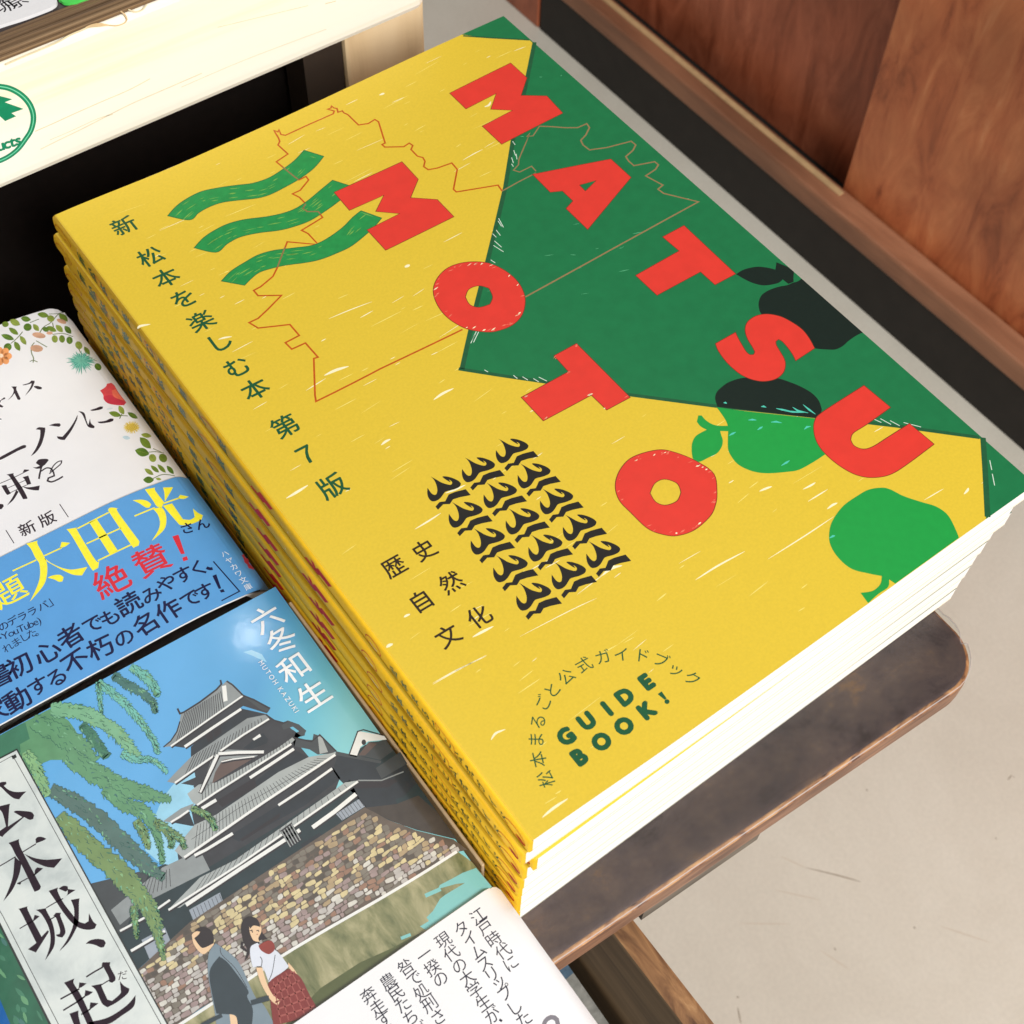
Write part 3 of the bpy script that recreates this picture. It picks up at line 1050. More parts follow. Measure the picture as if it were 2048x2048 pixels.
    s.chars([('歴', (788, 1133)), ('史', (848, 1100)), ('自', (842, 1202)), ('然', (902, 1165)), ('文', (896, 1272)), ('化', (958, 1233))], 5.5, 0, TXK, 5, bold=.012)
    arc = list(zip('松本まるごと公式ガイドブック', D4('248,1440 175,1250 155,1060 172,885 222,705 310,580 445,450 615,335 800,258 980,235 1180,245 1362,290 1510,380 1668,468')))
    s.chars(arc, 3.7, None, TXG, 5)
    s.chars(list(zip('GUIDE', D4('445,1028 645,880 840,760 1012,645 1220,503'))), 4.7, 0, TXG, 5, bold=.078)
    s.chars(list(zip('BOOK', D4('570,1228 787,1078 1005,928 1220,778'))), 4.7, 0, TXG, 5, bold=.078)
    s.poly(D4('1330,620 1368,593 1418,662 1398,675'), TXG, 5)
    s.poly(ell(D4('1420,692')[0], 5, 4.8), TXG, 5)
    return base


base = cover_art(GUIDE_SHEET)


def spine_art(s):
    rnd = random.Random(2)
    uc = -.0030
    r = smooth([(-.0012, .2085), (-.003, .2105), (-.0047, .2085), (-.0042, .2055), (-.003, .2045), (-.0034, .2015), (-.0018, .2005), (-.0012, .204)])
    s.wline(r, .00022, ORG, 3, closed=True)
    y = .2010
    for ch in '新松本を楽しむ本':
        y -= .0062
        s.wchar(ch, (uc, y), 0.0044, 0, TXG, 3, .028)
    for v0, v1 in ((.1868, .1800), (.1598, .1530)):
        s.wline([(-.0012, v0), (-.0048, v0 - .0012), (-.0048, v1), (-.0014, v1 + .001)], .0002, REDS, 2, closed=True)
    y = .1500
    for ch in '第７版':
        y -= .0095
        s.wchar(ch, (uc, y), .0044, 0, TXG, 3, .028)
    s.wline(ell((-.0026, .1270), .0018, .0046), .0002, REDS, 2, closed=True)
    for u0, v0 in ((-.0041, .1092), (-.0021, .1052), (-.0039, .0850), (-.0021, .0800)):
        s.wpoly([(u0 - .00105, v0), (u0 + .00105, v0 - .0016), (u0 + .00105, v0 - .0074), (u0 - .00105, v0 - .0058)], REDS, 3)
    s.wpoly([(-.0028, .0806), (-.0012, .0815), (-.0012, .0800), (-.0028, .0790)], REDS, 3)
    s.wline(ell((-.0030, .0560), .0019, .0030), .00028, REDS, 3, closed=True)
    s.wline([(-.0036, .0575), (-.0040, .0560), (-.0036, .0545)], .0005, YELW, 3)
    y = .0520
    for ch in '松本まるごと公式ガイド':
        y -= .0040
        s.wchar(ch, (uc, y), .0032, 0, TXG, 3, .026)
    s.wline([(-.0012, .0325), (-.0045, .0310), (-.0045, .0245), (-.0012, .0258)], .0002, REDS, 2, closed=True)
    s.wline(ell((-.0030, .0045), .0019, .0036), .00026, REDS, 3, closed=True)
    s.wpoly(ell((-.0034, .0025), .0008, .0016), REDS, 3)
    for i in range(8):
        v, u = rnd.uniform(.005, .205), rnd.uniform(-.005, -.001)
        s.wline([(u, v), (u + .0006, v + .0003), (u + .0013, v + .0002)], rnd.uniform(.0001, .0002), YELW if i % 4 == 0 else YELL, 2, taper=lambda t: .3 + math.sin(math.pi * t))


TH, PITCH = .00611, .00617
SPROF = [(.0012, 0.0), (.0006, -.00012), (.0002, -.00045), (.00004, -.0011), (-.00006, -.0020), (-.0001, -.00305), (-.00006, -.0041), (.00004, -.0050), (.0002, -.00568), (.0006, -.006), (.0012, -TH)]


bulge = pieces(lambda u: .00004 - .00014 * (1 - ((u + .00305) / .00195) ** 2), [-.0050, -.0041, -.00305, -.0020, -.0011])


def guide_book(top, label, z0):
    bw = BW if top else .1458
    base = [(.0009, 0), (bw, 0), (bw, BH), (.0009, BH)]
    root = thing('guide_book', (0, 0, z0 - TH), label, 'book', 'stack of yellow guide books')
    hx = sag if top else (lambda x: 0.0)
    if top:
        s = GUIDE_SHEET
        cuts = GCUT[1:-1]
    else:
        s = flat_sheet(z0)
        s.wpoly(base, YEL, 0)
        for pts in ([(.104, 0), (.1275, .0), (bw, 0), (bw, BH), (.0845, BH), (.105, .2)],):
            s.wpoly(pts, GRND, 4)  # printed green, darkened to stand for shade in the gaps
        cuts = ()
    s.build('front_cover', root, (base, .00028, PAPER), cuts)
    wcut = [.08 + .008 * i for i in range(9)]
    wedge = pieces(lambda x: .0006 * sstep(.085, .144, x), wcut)
    b = flat_sheet(z0 - TH + .0003, lambda x, y: wedge(x))
    b.wpoly(base, YEL, 0)
    b.build('back_cover', root, (base, .0003, PAPER), wcut)
    # pages
    n = 60
    prof = [(.0009 + (bw - .001) * i / n, z0 - .00032 + hx(.0009 + (bw - .001) * i / n)) for i in range(n + 1)]
    prof += [(bw - .0001, z0 - TH + .00034 + wedge(bw))] + [(x, z0 - TH + .00034 + wedge(x)) for x in wcut[::-1]] + [(.0009, z0 - TH + .00034)]
    pb = extrude_y(prof, .00004, BH - .0006)
    bm_obj('page_block', pb, [PAGES], root)
    # spine
    prof = [(x, z0 + z) for x, z in SPROF]
    sp = bmesh.new()
    rows = []
    for y in (0.0, BH):
        rows.append([sp.verts.new((x, y, z)) for x, z in prof])
    for i in range(len(prof) - 1):
        sp.faces.new((rows[0][i], rows[1][i], rows[1][i + 1], rows[0][i + 1]))
    for rw, y in zip(rows, (0, BH)):
        sp.faces.new(rw if y else rw[::-1])
    bmesh.ops.recalc_face_normals(sp, faces=sp.faces)
    spo = bm_obj('spine', sp, [YELS], root)
    for p in spo.data.polygons:
        p.use_smooth = len(p.vertices) == 4

    def place(u, v, l):
        return Vector((bulge(u) - .00003 - l, v, z0 + u))
    sh = Sheet(None, place, Vector((-1, 0, 0)))
    spine_art(sh)
    merge(spo, sh.build('spine_print', root, cuts=[-.0050, -.0041, -.00305, -.0020, -.0011]))
    return root


PAGES = ramp_mat('page_edges', [(0.3, rgb(226, 224, 218)), (0.55, rgb(242, 241, 237)), (0.8, rgb(247, 246, 243))], (3, 3, 2600), rough=0.85, scale=1.0, detail=2, dist=0.0, bump=0.0)
ORD = ['second', 'third', 'fourth', 'fifth', 'sixth', 'seventh', 'eighth', 'ninth']
offs = [(-.0013, .0003, .02), (.0014, -.0004, .55), (-.0001, .0008, .37), (-.0006, .00083, .37), (-.0006, .0012, .37), (-.0007, .00122, .375), (-.0004, .0016, .38), (-.0003, .00162, .38)]
guide_book(True, 'topmost yellow and green guide book with big red letters on its cover', 0.0)
g2 = guide_book(False, 'second yellow guide book from the top of the stack', -PITCH)
kids = list(g2.children)


def dup(o, parent):
    c = o.copy()
    COL.objects.link(c)
    c.parent = parent
    for ch in list(o.children):
        if ch is not c:
            dup(ch, c)
    return c


books = [g2]
for k in range(2, 9):
    r = g2.copy()
    COL.objects.link(r)
    for ch in kids:
        dup(ch, r)
    books.append(r)
for k, (r, (dx, dy, yaw)) in enumerate(zip(books, offs)):
    r.location = (dx, dy, -PITCH * (k + 1) - TH)
    r.rotation_euler = (0, 0, math.radians(yaw))
    extra = ''
    if k == 1:
        extra = ', its bottom corner pushed right'
    if k == 7:
        extra = ', lying on the dark table'
    r['label'] = '%s yellow guide book from the top of the stack%s' % (ORD[k], extra)

# ------------------------------------------------------------ thin divider between the stacks
da, db = at(580, 1203, -.0385), at(965, 1732, -.0385)
tan_m = mat('tan_board', rgb(206, 184, 152), 0.6, var=0.1, scale=300)
dvd = bm_obj('divider_board', box_bm(-.00235, -.00155, db.y, da.y, TZ + .001, -.0385, .0002, 1), [tan_m])
tag(dvd, 'thin tan board standing on edge between the yellow stack and the castle novel', 'board')

# ------------------------------------------------------------ white paperback with a blue band
WZ = -.037
WX = -.0036
WHT = mat('white_cover', rgb(236, 236, 240), 0.32, var=0.025, scale=70, coat=0.25, bump=0.05, bscale=90)
BLUE = mat('blue_band', rgb(92, 160, 222), 0.32, var=0.03, scale=200, coat=0.2)
NAVY = mat('navy_text', rgb(18, 20, 66), 0.4, var=0.1)
YTX = mat('yellow_text', rgb(250, 240, 60), 0.4)
RTX = mat('red_text', rgb(214, 46, 62), 0.4, var=0.05)
PTX = mat('plum_text', rgb(42, 28, 40), 0.4, var=0.15)
WTX = mat('white_text', rgb(240, 244, 248), 0.4)


cutsx = [WX - .0265 + .0016 * i for i in range(15)] + [WX - .003, WX - .002, WX - .0014, WX - .0008, WX - .0004, WX]


def wdrop0(x):
    d = max(0.0, (x - (WX - .026)) / .026)
    r = max(0.0, (x - (WX - .0035)) / .0035)
    return -.0036 * d * d - .0022 * r * r


wdrop1 = pieces(wdrop0, cutsx)


def wdrop(x, y):
    return wdrop1(x)



white = thing('white_paperback', (-.056, .163, TZ), 'white flower-bordered paperback with a bright blue paper band', 'book')
ws = flat_sheet(WZ, wdrop)
wo = [(WX - .004, .2203), (-.108, .2216), (-.108, .1068), (WX, .1041), (WX, .2152), (WX - .0006, .2178), (WX - .0018, .2195)]
ws.wpoly(wo, WHT, 0)
leafm = [mat('leaf_print_a', rgb(112, 136, 52), .35, var=.25, scale=400), mat('leaf_print_b', rgb(88, 122, 44), .35, var=.25, scale=400),
         mat('leaf_print_c', rgb(140, 156, 70), .35, var=.25, scale=400)]
pink = mat('bud_print', rgb(206, 160, 132), .35, var=.2, scale=400)
stem = mat('stem_print', rgb(110, 124, 84), .35, var=.1)
LV = [(475, 165, 120, 62, 10), (285, 210, 104, 62, 10), (165, 248, 118, 72, 25), (60, 268, 74, 62, 0), (305, 300, 90, 84, 0), (398, 305, 92, 56, 50), (150, 345, 122, 56, 35), (85, 410, 142, 60, 20),
      (255, 445, 112, 54, 55), (190, 510, 112, 60, 60), (85, 520, 92, 84, -40), (560, 205, 84, 72, 20), (700, 195, 120, 70, 40), (750, 330, 104, 62, 50), (655, 315, 104, 60, 45), (570, 320, 112, 56, 25),
      (505, 325, 74, 52, 20), (605, 430, 84, 68, 80), (685, 430, 84, 66, 80), (768, 445, 84, 70, 80), (870, 500, 92, 76, 60), (960, 560, 102, 50, 55), (1082, 738, 86, 70, 50), (1340, 1215, 104, 60, 60),
      (1270, 1260, 132, 60, 15), (1465, 1275, 122, 52, 30), (1615, 1495, 110, 52, 10), (1605, 1578, 162, 86, 45), (1570, 1680, 152, 96, 15), (1685, 1745, 92, 80, 60), (1800, 1745, 102, 86, 50)]
for i, (cx, cy, ln, wd, a) in enumerate(LV):
    big = wd / ln > .7
    P = ell((cx, cy), ln / 2, wd / 2, a, 14) if big else leaf((cx, cy), ln * 1.08, wd, a)
    ws.poly([(p[0] * .18116, 600 + p[1] * .18116) for p in P], leafm[i % 3], 3)
    t = math.radians(a)
    q = [(cx - ln * .45 * math.cos(t), cy - ln * .45 * math.sin(t)), (cx + ln * .4 * math.cos(t), cy + ln * .4 * math.sin(t))]
    ws.line([(p[0] * .18116, 600 + p[1] * .18116) for p in q], .1, leafm[(i + 1) % 3], 4)
for cx, cy, ln, wd, a in ((1640, 330, 112, 76, 0), (1645, 240, 112, 50, 35), (1710, 210, 112, 46, 40), (1785, 205, 122, 46, 45), (1880, 220, 112, 50, 50), (1750, 320, 60, 30, 10)):
    ws.poly([(p[0] * .18116, 900 + p[1] * .18116) for p in leaf((cx, cy), ln * 1.08, wd, a)], leafm[(cx // 5) % 3], 3)
for f, p in ((D6, '440,360 480,300 560,250 640,160 690,140'), (D6, '580,250 590,300'), (D6, '805,405 700,370 580,380'), (D6, '1070,675 960,620 900,590 870,540'), (D6, '1810,1690 1720,1675 1640,1680'),
             (D6, '250,350 190,420 120,480'), (D6, '430,210 330,250'), (D6, '660,150 540,155'), (D6, '380,470 345,520 350,590 370,640 365,690'), (D6, '400,450 520,520'), (D6, '1410,1280 1340,1275'),
             (D7, '1930,285 1800,270 1700,310 1640,340'), (D6, '330,680 365,665 415,685'), (D6, '1690,1640 1800,1690'), (D6, '1320,1310 1345,1260')):
    ws.line(f(p), .28, stem, 2, sm=True)
for cx, cy, ln, wd, a in ((430, 390, 150, 62, 10), (680, 235, 112, 48, 20), (405, 535, 142, 78, 5), (548, 365, 72, 36, 0)):
    ws.poly([(p[0] * .18116, 600 + p[1] * .18116) for p in ell((cx, cy), ln / 2, wd / 2, a, 14)], pink, 4)
for k in range(7):
    a = k * 51
    ws.poly([(p[0] * .18116, 600 + p[1] * .18116) for p in ell((15 + 70 * math.cos(math.radians(a)), 620 + 58 * math.sin(math.radians(a))), 48, 40, a, 12)],
            mat('orange_flower', rgb(236, 160, 100), .35, var=.15, scale=300), 4)
ws.poly([(p[0] * .18116, 600 + p[1] * .18116) for p in ell((10, 615), 26, 22)], mat('flower_eye', rgb(250, 220, 190), .35), 5)
teal = [mat('teal_a', rgb(88, 178, 160), .35), mat('teal_b', rgb(60, 150, 138), .35), mat('teal_c', rgb(120, 196, 176), .35)]
rnd = random.Random(5)
for k in range(64):
    a = k * 5.63 + rnd.uniform(-3, 3)
    ln = rnd.uniform(118, 175) * (1.0 if math.sin(math.radians(a)) > -.4 else .75)
    t = math.radians(a)
    P = leaf((895 + ln * .5 * math.cos(t), 670 + ln * .42 * math.sin(t)), ln, 11, math.degrees(math.atan2(.84 * math.sin(t), math.cos(t))), 5)
    ws.poly([(p[0] * .18116, 600 + p[1] * .18116) for p in P], teal[k % 3], 5 + k % 3)
redf = [mat('red_flower', rgb(222, 76, 84), .35, var=.15, scale=350), mat('red_flower_deep', rgb(204, 58, 78), .35, var=.15, scale=350), mat('red_flower_lit', rgb(238, 116, 92), .35, var=.15, scale=350)]
ws.poly(D6('1105,1000 1165,960 1180,925 1230,915 1265,945 1290,990 1330,1050 1395,1130 1370,1162 1280,1160 1190,1140 1145,1095 1140,1050'), redf[0], 4, sm=True)
ws.poly(D6('1150,1060 1230,1050 1310,1080 1395,1130 1370,1162 1280,1160 1190,1140 1145,1095'), redf[1], 5, sm=True)
ws.poly(D6('1235,1000 1275,985 1320,1050 1370,1110 1300,1090 1250,1060'), redf[2], 6, sm=True)
ylf = mat('yellow_flower', rgb(226, 200, 92), .35, var=.15, scale=300)
for k in range(40):
    a = k * 9 + rnd.uniform(-4, 4)
    t = math.radians(a)
    c = (1455 + 62 * math.cos(t), 1405 + 42 * math.sin(t))
    ws.poly([(p[0] * .18116, 600 + p[1] * .18116) for p in leaf(c, rnd.uniform(50, 76), 9, a, 4)], ylf, 3)
ws.poly([(p[0] * .18116, 600 + p[1] * .18116) for p in ell((1455, 1405), 58, 38)], ylf, 4)
ylk = mat('yellow_flower_dark', rgb(186, 150, 46), .35)
for rr in (14, 32, 52):
    ws.line([(p[0] * .18116, 600 + p[1] * .18116) for p in ell((1455, 1405), rr, rr * .66)], .12, ylk, 5, closed=True)
pblue = mat('pale_blue_wash', rgb(188, 212, 224), .35)
ws.poly([(p[0] * .18116, 600 + p[1] * .18116) for p in leaf((1395, 1520), 90, 42, 10)], pblue, 3)
ws.poly([(p[0] * .18116, 600 + p[1] * .18116) for p in leaf((1210, 1200), 80, 22, -10)], mat('pale_blue_wash2', rgb(210, 220, 226), .35), 2)
# brush-serif title
for f, p in ((D6, '248,937 320,915 345,890 382,892 378,920 345,985 275,1060 330,975 352,920 300,935 262,942'), (D6, '375,950 420,950 462,965 460,985 420,985 380,965'),
             (D6, '85,1110 140,1040 150,990 125,955 185,955 180,985 190,1010 228,1090 215,1105 195,1100 160,1030 130,1070'), (D6, '-30,1120 0,1110 45,1075 60,1080 50,1095 15,1110 0,1135 -20,1140'),
             (D6, '-20,1140 0,1150 38,1175 25,1187 0,1182 -20,1165'), (D6, '0,1308 15,1310 18,1320 0,1322'),
             (D6, '865,1230 900,1232 935,1255 955,1330 975,1380 995,1310 1005,1360 1045,1395 1040,1415 1000,1412 965,1390 935,1320 905,1260'), (D6, '995,1215 1060,1195 1105,1177 1138,1178 1132,1200 1090,1215 1020,1224'),
             (D6, '1075,1345 1160,1335 1215,1310 1255,1312 1250,1335 1200,1352 1110,1362'), (D6, '540,1385 600,1365 660,1362 672,1382 655,1400 610,1395'),
             (D6, '628,1505 690,1510 760,1430 820,1340 855,1268 850,1320 790,1440 715,1545 680,1545 640,1530'), (D6, '395,1428 430,1405 500,1410 495,1470 460,1590 400,1680 340,1725 400,1630 440,1520 445,1435 410,1430'),
             (D6, '-30,1760 0,1735 120,1670 250,1605 290,1608 285,1630 200,1665 60,1740 0,1768 -30,1780'),
             (D7, '72,272 152,255 155,285 235,400 300,520 295,540 255,543 190,430 110,300'), (D7, '250,250 268,215 325,218'), (D7, '15,395 70,385 85,420 120,480 85,497 65,480'),
             (D7, '250,300 312,283 345,375 300,385 275,330'), (D7, '180,440 205,462 150,550 78,613 140,520'), (D7, '240,400 320,412 440,392 430,445 380,445 300,430'),
             (D7, '362,190 400,190 440,175 395,145 430,105 515,98 538,112 500,160 470,185 455,240 440,322 420,318 430,260 445,205 400,207'),
             (D7, '-30,600 0,595 35,600 42,620 20,650 0,655 -30,655')):
    ws.poly(f(p), PTX, 6, sm=True)
for f, p, wd in ((D7, '-20,378 150,305 320,222', .22), (D7, '85,420 200,370 290,330', .2), (D7, '100,480 200,430 320,375', .2), (D7, '455,235 510,200 560,205 590,245 600,292', .42),
                 (D7, '555,240 590,175 640,130 680,120 670,155 600,215 545,262', .34), (D7, '600,285 535,310 525,340 570,352 640,325 695,292', .5),
                 (D7, '65,885 155,1030', .22), (D7, '658,597 755,742', .22)):
    ws.line(f(p), wd, PTX, 6, sm=True)
ws.chars([('新', D7('300,865')[0]), ('版', D7('520,760')[0])], 4.4, None, PTX, 6, bold=.012)
ws.build('cover', white, (wo, .0095, WHT, {3, 4, 5, 6}), cutsx)
n = 20
prof = [(-.1078 + (WX + .1074) * i / n, WZ - .0003 + wdrop(-.1078 + (WX + .1074) * i / n, 0)) for i in range(n + 1)] + [(WX - .0004, TZ + .0002), (-.1078, TZ + .0002)]
bm_obj('page_block', extrude_y(prof, .1150, .2192), [PAGES], white)
# blue band
WB = .00035
bs = flat_sheet(WZ + WB, wdrop)
bt = [Vector(bs.to_uv(*p)) for p in ((0, 1097.5), (225, 992), (350, 953))]
ytop = sum(p.y for p in bt) / 3
bo = [(WX + .0002, bt[2].y - .0004), (-.109, ytop + .0012), (-.109, .1064), (WX + .0002, .1036)]
bs.wpoly(bo, BLUE, 0)
for p in ('290,1035 415,1000 415,1040 480,1160 520,1260 515,1400 470,1510 330,1675 400,1530 440,1400 435,1260 390,1190 340,1090', '490,1190 560,1245 680,1300 800,1320 965,1290 905,1385 800,1375 660,1310 520,1230',
          '660,1085 680,1015 775,1025 720,1065', '525,1410 580,1385 660,1378 702,1405 690,1450 650,1455 600,1430',
          '735,875 860,855 855,890 1050,1210 1095,1225 1085,1300 1040,1325 1000,1300 800,960', '1195,655 1225,635 1305,645 1305,690 1540,1010 1530,1055 1480,1075 1450,1050 1220,710', '985,800 1070,765 1300,1110 1210,1150'):
    bs.poly(D7(p), YTX, 4, sm=True)
for p in ('140,1335 400,1215', '490,1168 680,1080', '855,868 1200,690', '955,1035 1340,860', '1080,1222 1450,1045'):
    bs.line(D7(p), .42, YTX, 4)
for p in ('220,435 332,415 335,450 430,575 405,640 350,620 310,560', '420,415 530,410 510,450 440,570 435,480', '85,555 180,548 250,565 290,600 270,635 230,635 160,590', '580,535 610,495 705,515 650,540',
          '310,650 400,630 440,680 458,770 430,880 295,1005 370,880 385,790 360,710', '420,615 520,590 640,765 720,770 770,740 750,645 800,690 860,720 845,770 740,815 620,830 570,790'):
    bs.poly(D8(p), YTX, 4, sm=True)
for p in ('105,730 330,638', '420,592 600,530'):
    bs.line(D8(p), .45, YTX, 4)
bs.chars([('題', E1('95,70')[0])], 8.6, 0, YTX, 4, bold=.006)
bs.chars([('さ', D8('685,862')[0]), ('ん', D8('855,815')[0])], 3.9, None, NAVY, 6, bold=.018)
bs.chars([('絶', (222.5, 1161)), ('賛', (302.5, 1120.5))], 9.2, None, RTX, 5, bold=.012)
bs.wpoly(bs.uv(D8('522,955 590,935 660,1145 618,1150')), RTX, 5)
bs.wpoly(bs.uv(D8('632,1190 682,1172 697,1212 645,1230')), RTX, 5)
bs.chars([('書', (-2, 1352)), ('初', (39, 1331)), ('心', (94, 1304)), ('者', (140.4, 1272)), ('で', (184.8, 1248), .82), ('も', (220, 1234), .82), ('読', (257, 1207)), ('み', (302.5, 1189), .82),
          ('や', (333.3, 1166), .82), ('す', (366, 1149), .82), ('く', (396.7, 1135.5), .82)], 6.5, None, NAVY, 5, bold=.016)
bs.line(D8('900,1300 940,1312 968,1308'), .9, NAVY, 5, sm=True)
bs.chars([('家', (-14, 1425)), ('動', (34.4, 1399)), ('す', (76, 1372), .82), ('る', (113, 1354.8), .82), ('不', (150.4, 1322)), ('朽', (201, 1295)), ('の', (248, 1275), .82), ('名', (291.7, 1247)),
          ('作', (337, 1220.6)), ('で', (380.4, 1197), .82), ('す', (409.4, 1182.6), .82)], 6.5, None, NAVY, 5, bold=.016)
bs.wpoly(bs.uv(D8('965,1390 1008,1372 1062,1528 1035,1535')), NAVY, 5)
bs.wpoly(bs.uv(D8('1045,1550 1085,1535 1103,1565 1060,1575')), NAVY, 5)
bs.chars(list(zip('のデララバ', ((7, 1252), (24.5, 1241.6), (44.4, 1232.5), (64.3, 1222.5), (86, 1211.7)))), 2.7, None, NAVY, 5, bold=.01)
bs.line(E1('540,150 592,222 548,245'), .22, NAVY, 5)
bs.row('YouTube)', *E1('55,560 435,390'), 2.9, NAVY, 5, bold=.0, prop=True)
bs.wpoly(bs.uv(ell(E1('8,585')[0], 1.8, 1.8)), NAVY, 5)
bs.chars(list(zip('れました。', ((15.4, 1295), (32.6, 1284), (49, 1274), (63.4, 1267), (79.7, 1262)))), 2.7, None, NAVY, 5, bold=.004)
bs.row('ハヤカワ文庫', (449.5, 1107.5), (496.2, 1173.4), 2.1, WTX, 5, bold=.004, col=True)
bs.line(D8('975,1230 1265,1560 1065,1665'), .34, NAVY, 5)
bs.poly(D8('1290,1165 1310,1145 1330,1190 1360,1200 1370,1250 1420,1300 1425,1325 1390,1310 1365,1305 1350,1265 1320,1240 1310,1200'), redf[1], 5)
bs.build('paper_band', white, (bo, .0085, mat('white_edge', rgb(236, 238, 240), .5), {3}), cutsx)

# ------------------------------------------------------------ castle novel
NZ = -.037
novel = thing('castle_novel', (-.057, .026, TZ), 'glossy blue-green paperback with a castle picture and a white paper band', 'book')
TR, RB, TL = at(550.7, 1173.5, NZ), at(975, 1769, NZ), at(0, 1469, NZ)
dl = (TL - TR).normalized()
dd = (RB - TR).normalized()
no = [TR, TR + dl * .105, TR + dl * .105 + dd * .148, TR + dd * .148]
no = [(p.x, p.y) for p in no]


def grad_mat(name, stops, d, lo, hi, rough=.34, coat=.6, var=.03):
    m = mat(name, (1, 1, 1, 1), rough, var=var, scale=120, coat=coat, bump=.03, bscale=300, cr=.08)
    nt = m.node_tree
    b = nt.nodes['Principled BSDF']
    tc = nt.nodes.new('ShaderNodeTexCoord')
    dp = nt.nodes.new('ShaderNodeVectorMath')
    dp.operation = 'DOT_PRODUCT'
    dp.inputs[1].default_value = d
    mr = nt.nodes.new('ShaderNodeMapRange')
    mr.inputs[1].default_value = lo
    mr.inputs[2].default_value = hi
    cr = nt.nodes.new('ShaderNodeValToRGB')
    while len(cr.color_ramp.elements) < len(stops):
        cr.color_ramp.elements.new(.5)
    for e, (p, c) in zip(cr.color_ramp.elements, stops):
        e.position, e.color = p, c
    nt.links.new(tc.outputs['Object'], dp.inputs[0])
    nt.links.new(dp.outputs['Value'], mr.inputs[0])
    nt.links.new(mr.outputs[0], cr.inputs[0])
    sc = [n for n in nt.nodes if n.type == 'VECT_MATH' and n.operation == 'SCALE'][0]
    nt.links.new(cr.outputs[0], sc.inputs[0])
    return m


def gm(name, r, g, b, var=.08, scale=300):
    return mat(name, rgb(r, g, b), .34, var=var, scale=scale, coat=.5, bump=.03, bscale=300, cr=.08)


L0 = novel.location
a0 = (at(330, 1420, NZ) - L0)
a1 = (at(690, 1480, NZ) - L0)
gd = (a1 - a0).normalized()
sky_m = grad_mat('printed_sky', [(0.0, rgb(96, 172, 228)), (.45, rgb(84, 162, 214)), (.8, rgb(106, 186, 208)), (1, rgb(132, 202, 210))], gd, gd.dot(a0), gd.dot(a1))
ns = flat_sheet(NZ)
ns.wpoly(no, sky_m, 0)
pale_sky = gm('pale_sky', 150, 206, 232)
ns.poly(PX('330,1590 420,1500 470,1540 440,1640 370,1720 330,1735 290,1700'), pale_sky, 1, sm=True)
ns.poly(E4('980,0 1080,40 1130,120 1000,60 900,20'), gm('sky_sparkle', 150, 205, 236), 1)
roof = gm('roof_tile', 140, 147, 149, .1)
roof2 = gm('roof_tile_pale', 164, 171, 171, .08)
trim = gm('roof_trim', 232, 234, 232, .04)
under = gm('eave_shade', 54, 57, 63, .16)
wallk = gm('castle_wall', 40, 48, 56, .15)
wallk2 = gm('castle_wall_teal', 36, 54, 60, .15)
inkp = gm('drawing_line', 44, 42, 48, .1)
gableb = gm('gable_brown', 98, 82, 78, .1)
roofd = gm('roof_dark', 66, 72, 76, .1)
boards = gm('pale_boards', 150, 160, 172, .08)


def tl(pts, wd, layer):
    """white plaster strip with the ink line that sets it off"""
    ns.line([(p[0] + 1.2, p[1] + 2.2) for p in pts], wd + .25, inkp, layer - .5)
    ns.line(pts, wd, trim, layer)


def stripes(a, b, c, d, n, m, wd, layer):
    """tile lines from edge a-b down to edge c-d"""
    a, b, c, d = (Vector(p) for p in (a, b, c, d))
    for i in range(1, n):
        t = i / n
        ns.line([tuple(a.lerp(b, t)), tuple(c.lerp(d, t))], wd, m, layer)


ns.poly(E8('235,755 420,690 560,600 735,552 1345,1412 1000,1330 760,1245 555,1145'), wallk2, 3.4)
ns.poly(PX('170,1770 300,1738 345,1730 345,1830 275,1945 235,1900'), roofd, 3.4)
# right-hand turrets, behind
ns.poly(E8('240,755 310,655 690,735 640,800 860,670 1000,930 830,1110 560,1140 480,1040 330,890'), wallk, 4)
ns.poly(E8('250,750 310,655 700,738 690,760 320,690'), roofd, 5)
ns.poly(E8('480,905 820,895 830,915 760,965 470,975'), inkp, 5)
ns.line(E8('500,905 700,905 890,830'), .3, roof, 6)
ns.poly(E8('650,800 860,660 880,690 920,760 700,890'), roofd, 5)
ns.poly(E8('820,1070 1000,1000 1020,1040 840,1120'), wallk2, 5)
ns.poly(E8('420,690 495,480 550,490 720,520 745,555 585,570 520,615 485,705'), trim, 5)
ns.poly(E8('490,700 590,575 740,565 800,650 690,730 560,700'), roofd, 6)
ns.poly(E8('500,690 590,580 660,590 560,690'), gableb, 7)
ns.poly([(p[0], p[1]) for p in ell(E8('548,578')[0], 4.5, 5.5)], inkp, 8)
ns.line(E8('420,690 495,485 545,470 720,520'), .3, inkp, 7)
ns.poly(E8('-40,500 0,480 45,480 40,520 0,530 -60,560'), roofd, 5)
ns.poly(E4('395,935 400,1035 440,1230 420,1320 470,1380 470,1490 400,1560 430,1700 340,1810 260,1930 300,2200 1100,2000 1700,1600 1830,1250 1795,1000 1540,1040 1390,860 1130,620 860,560'), under, 3)
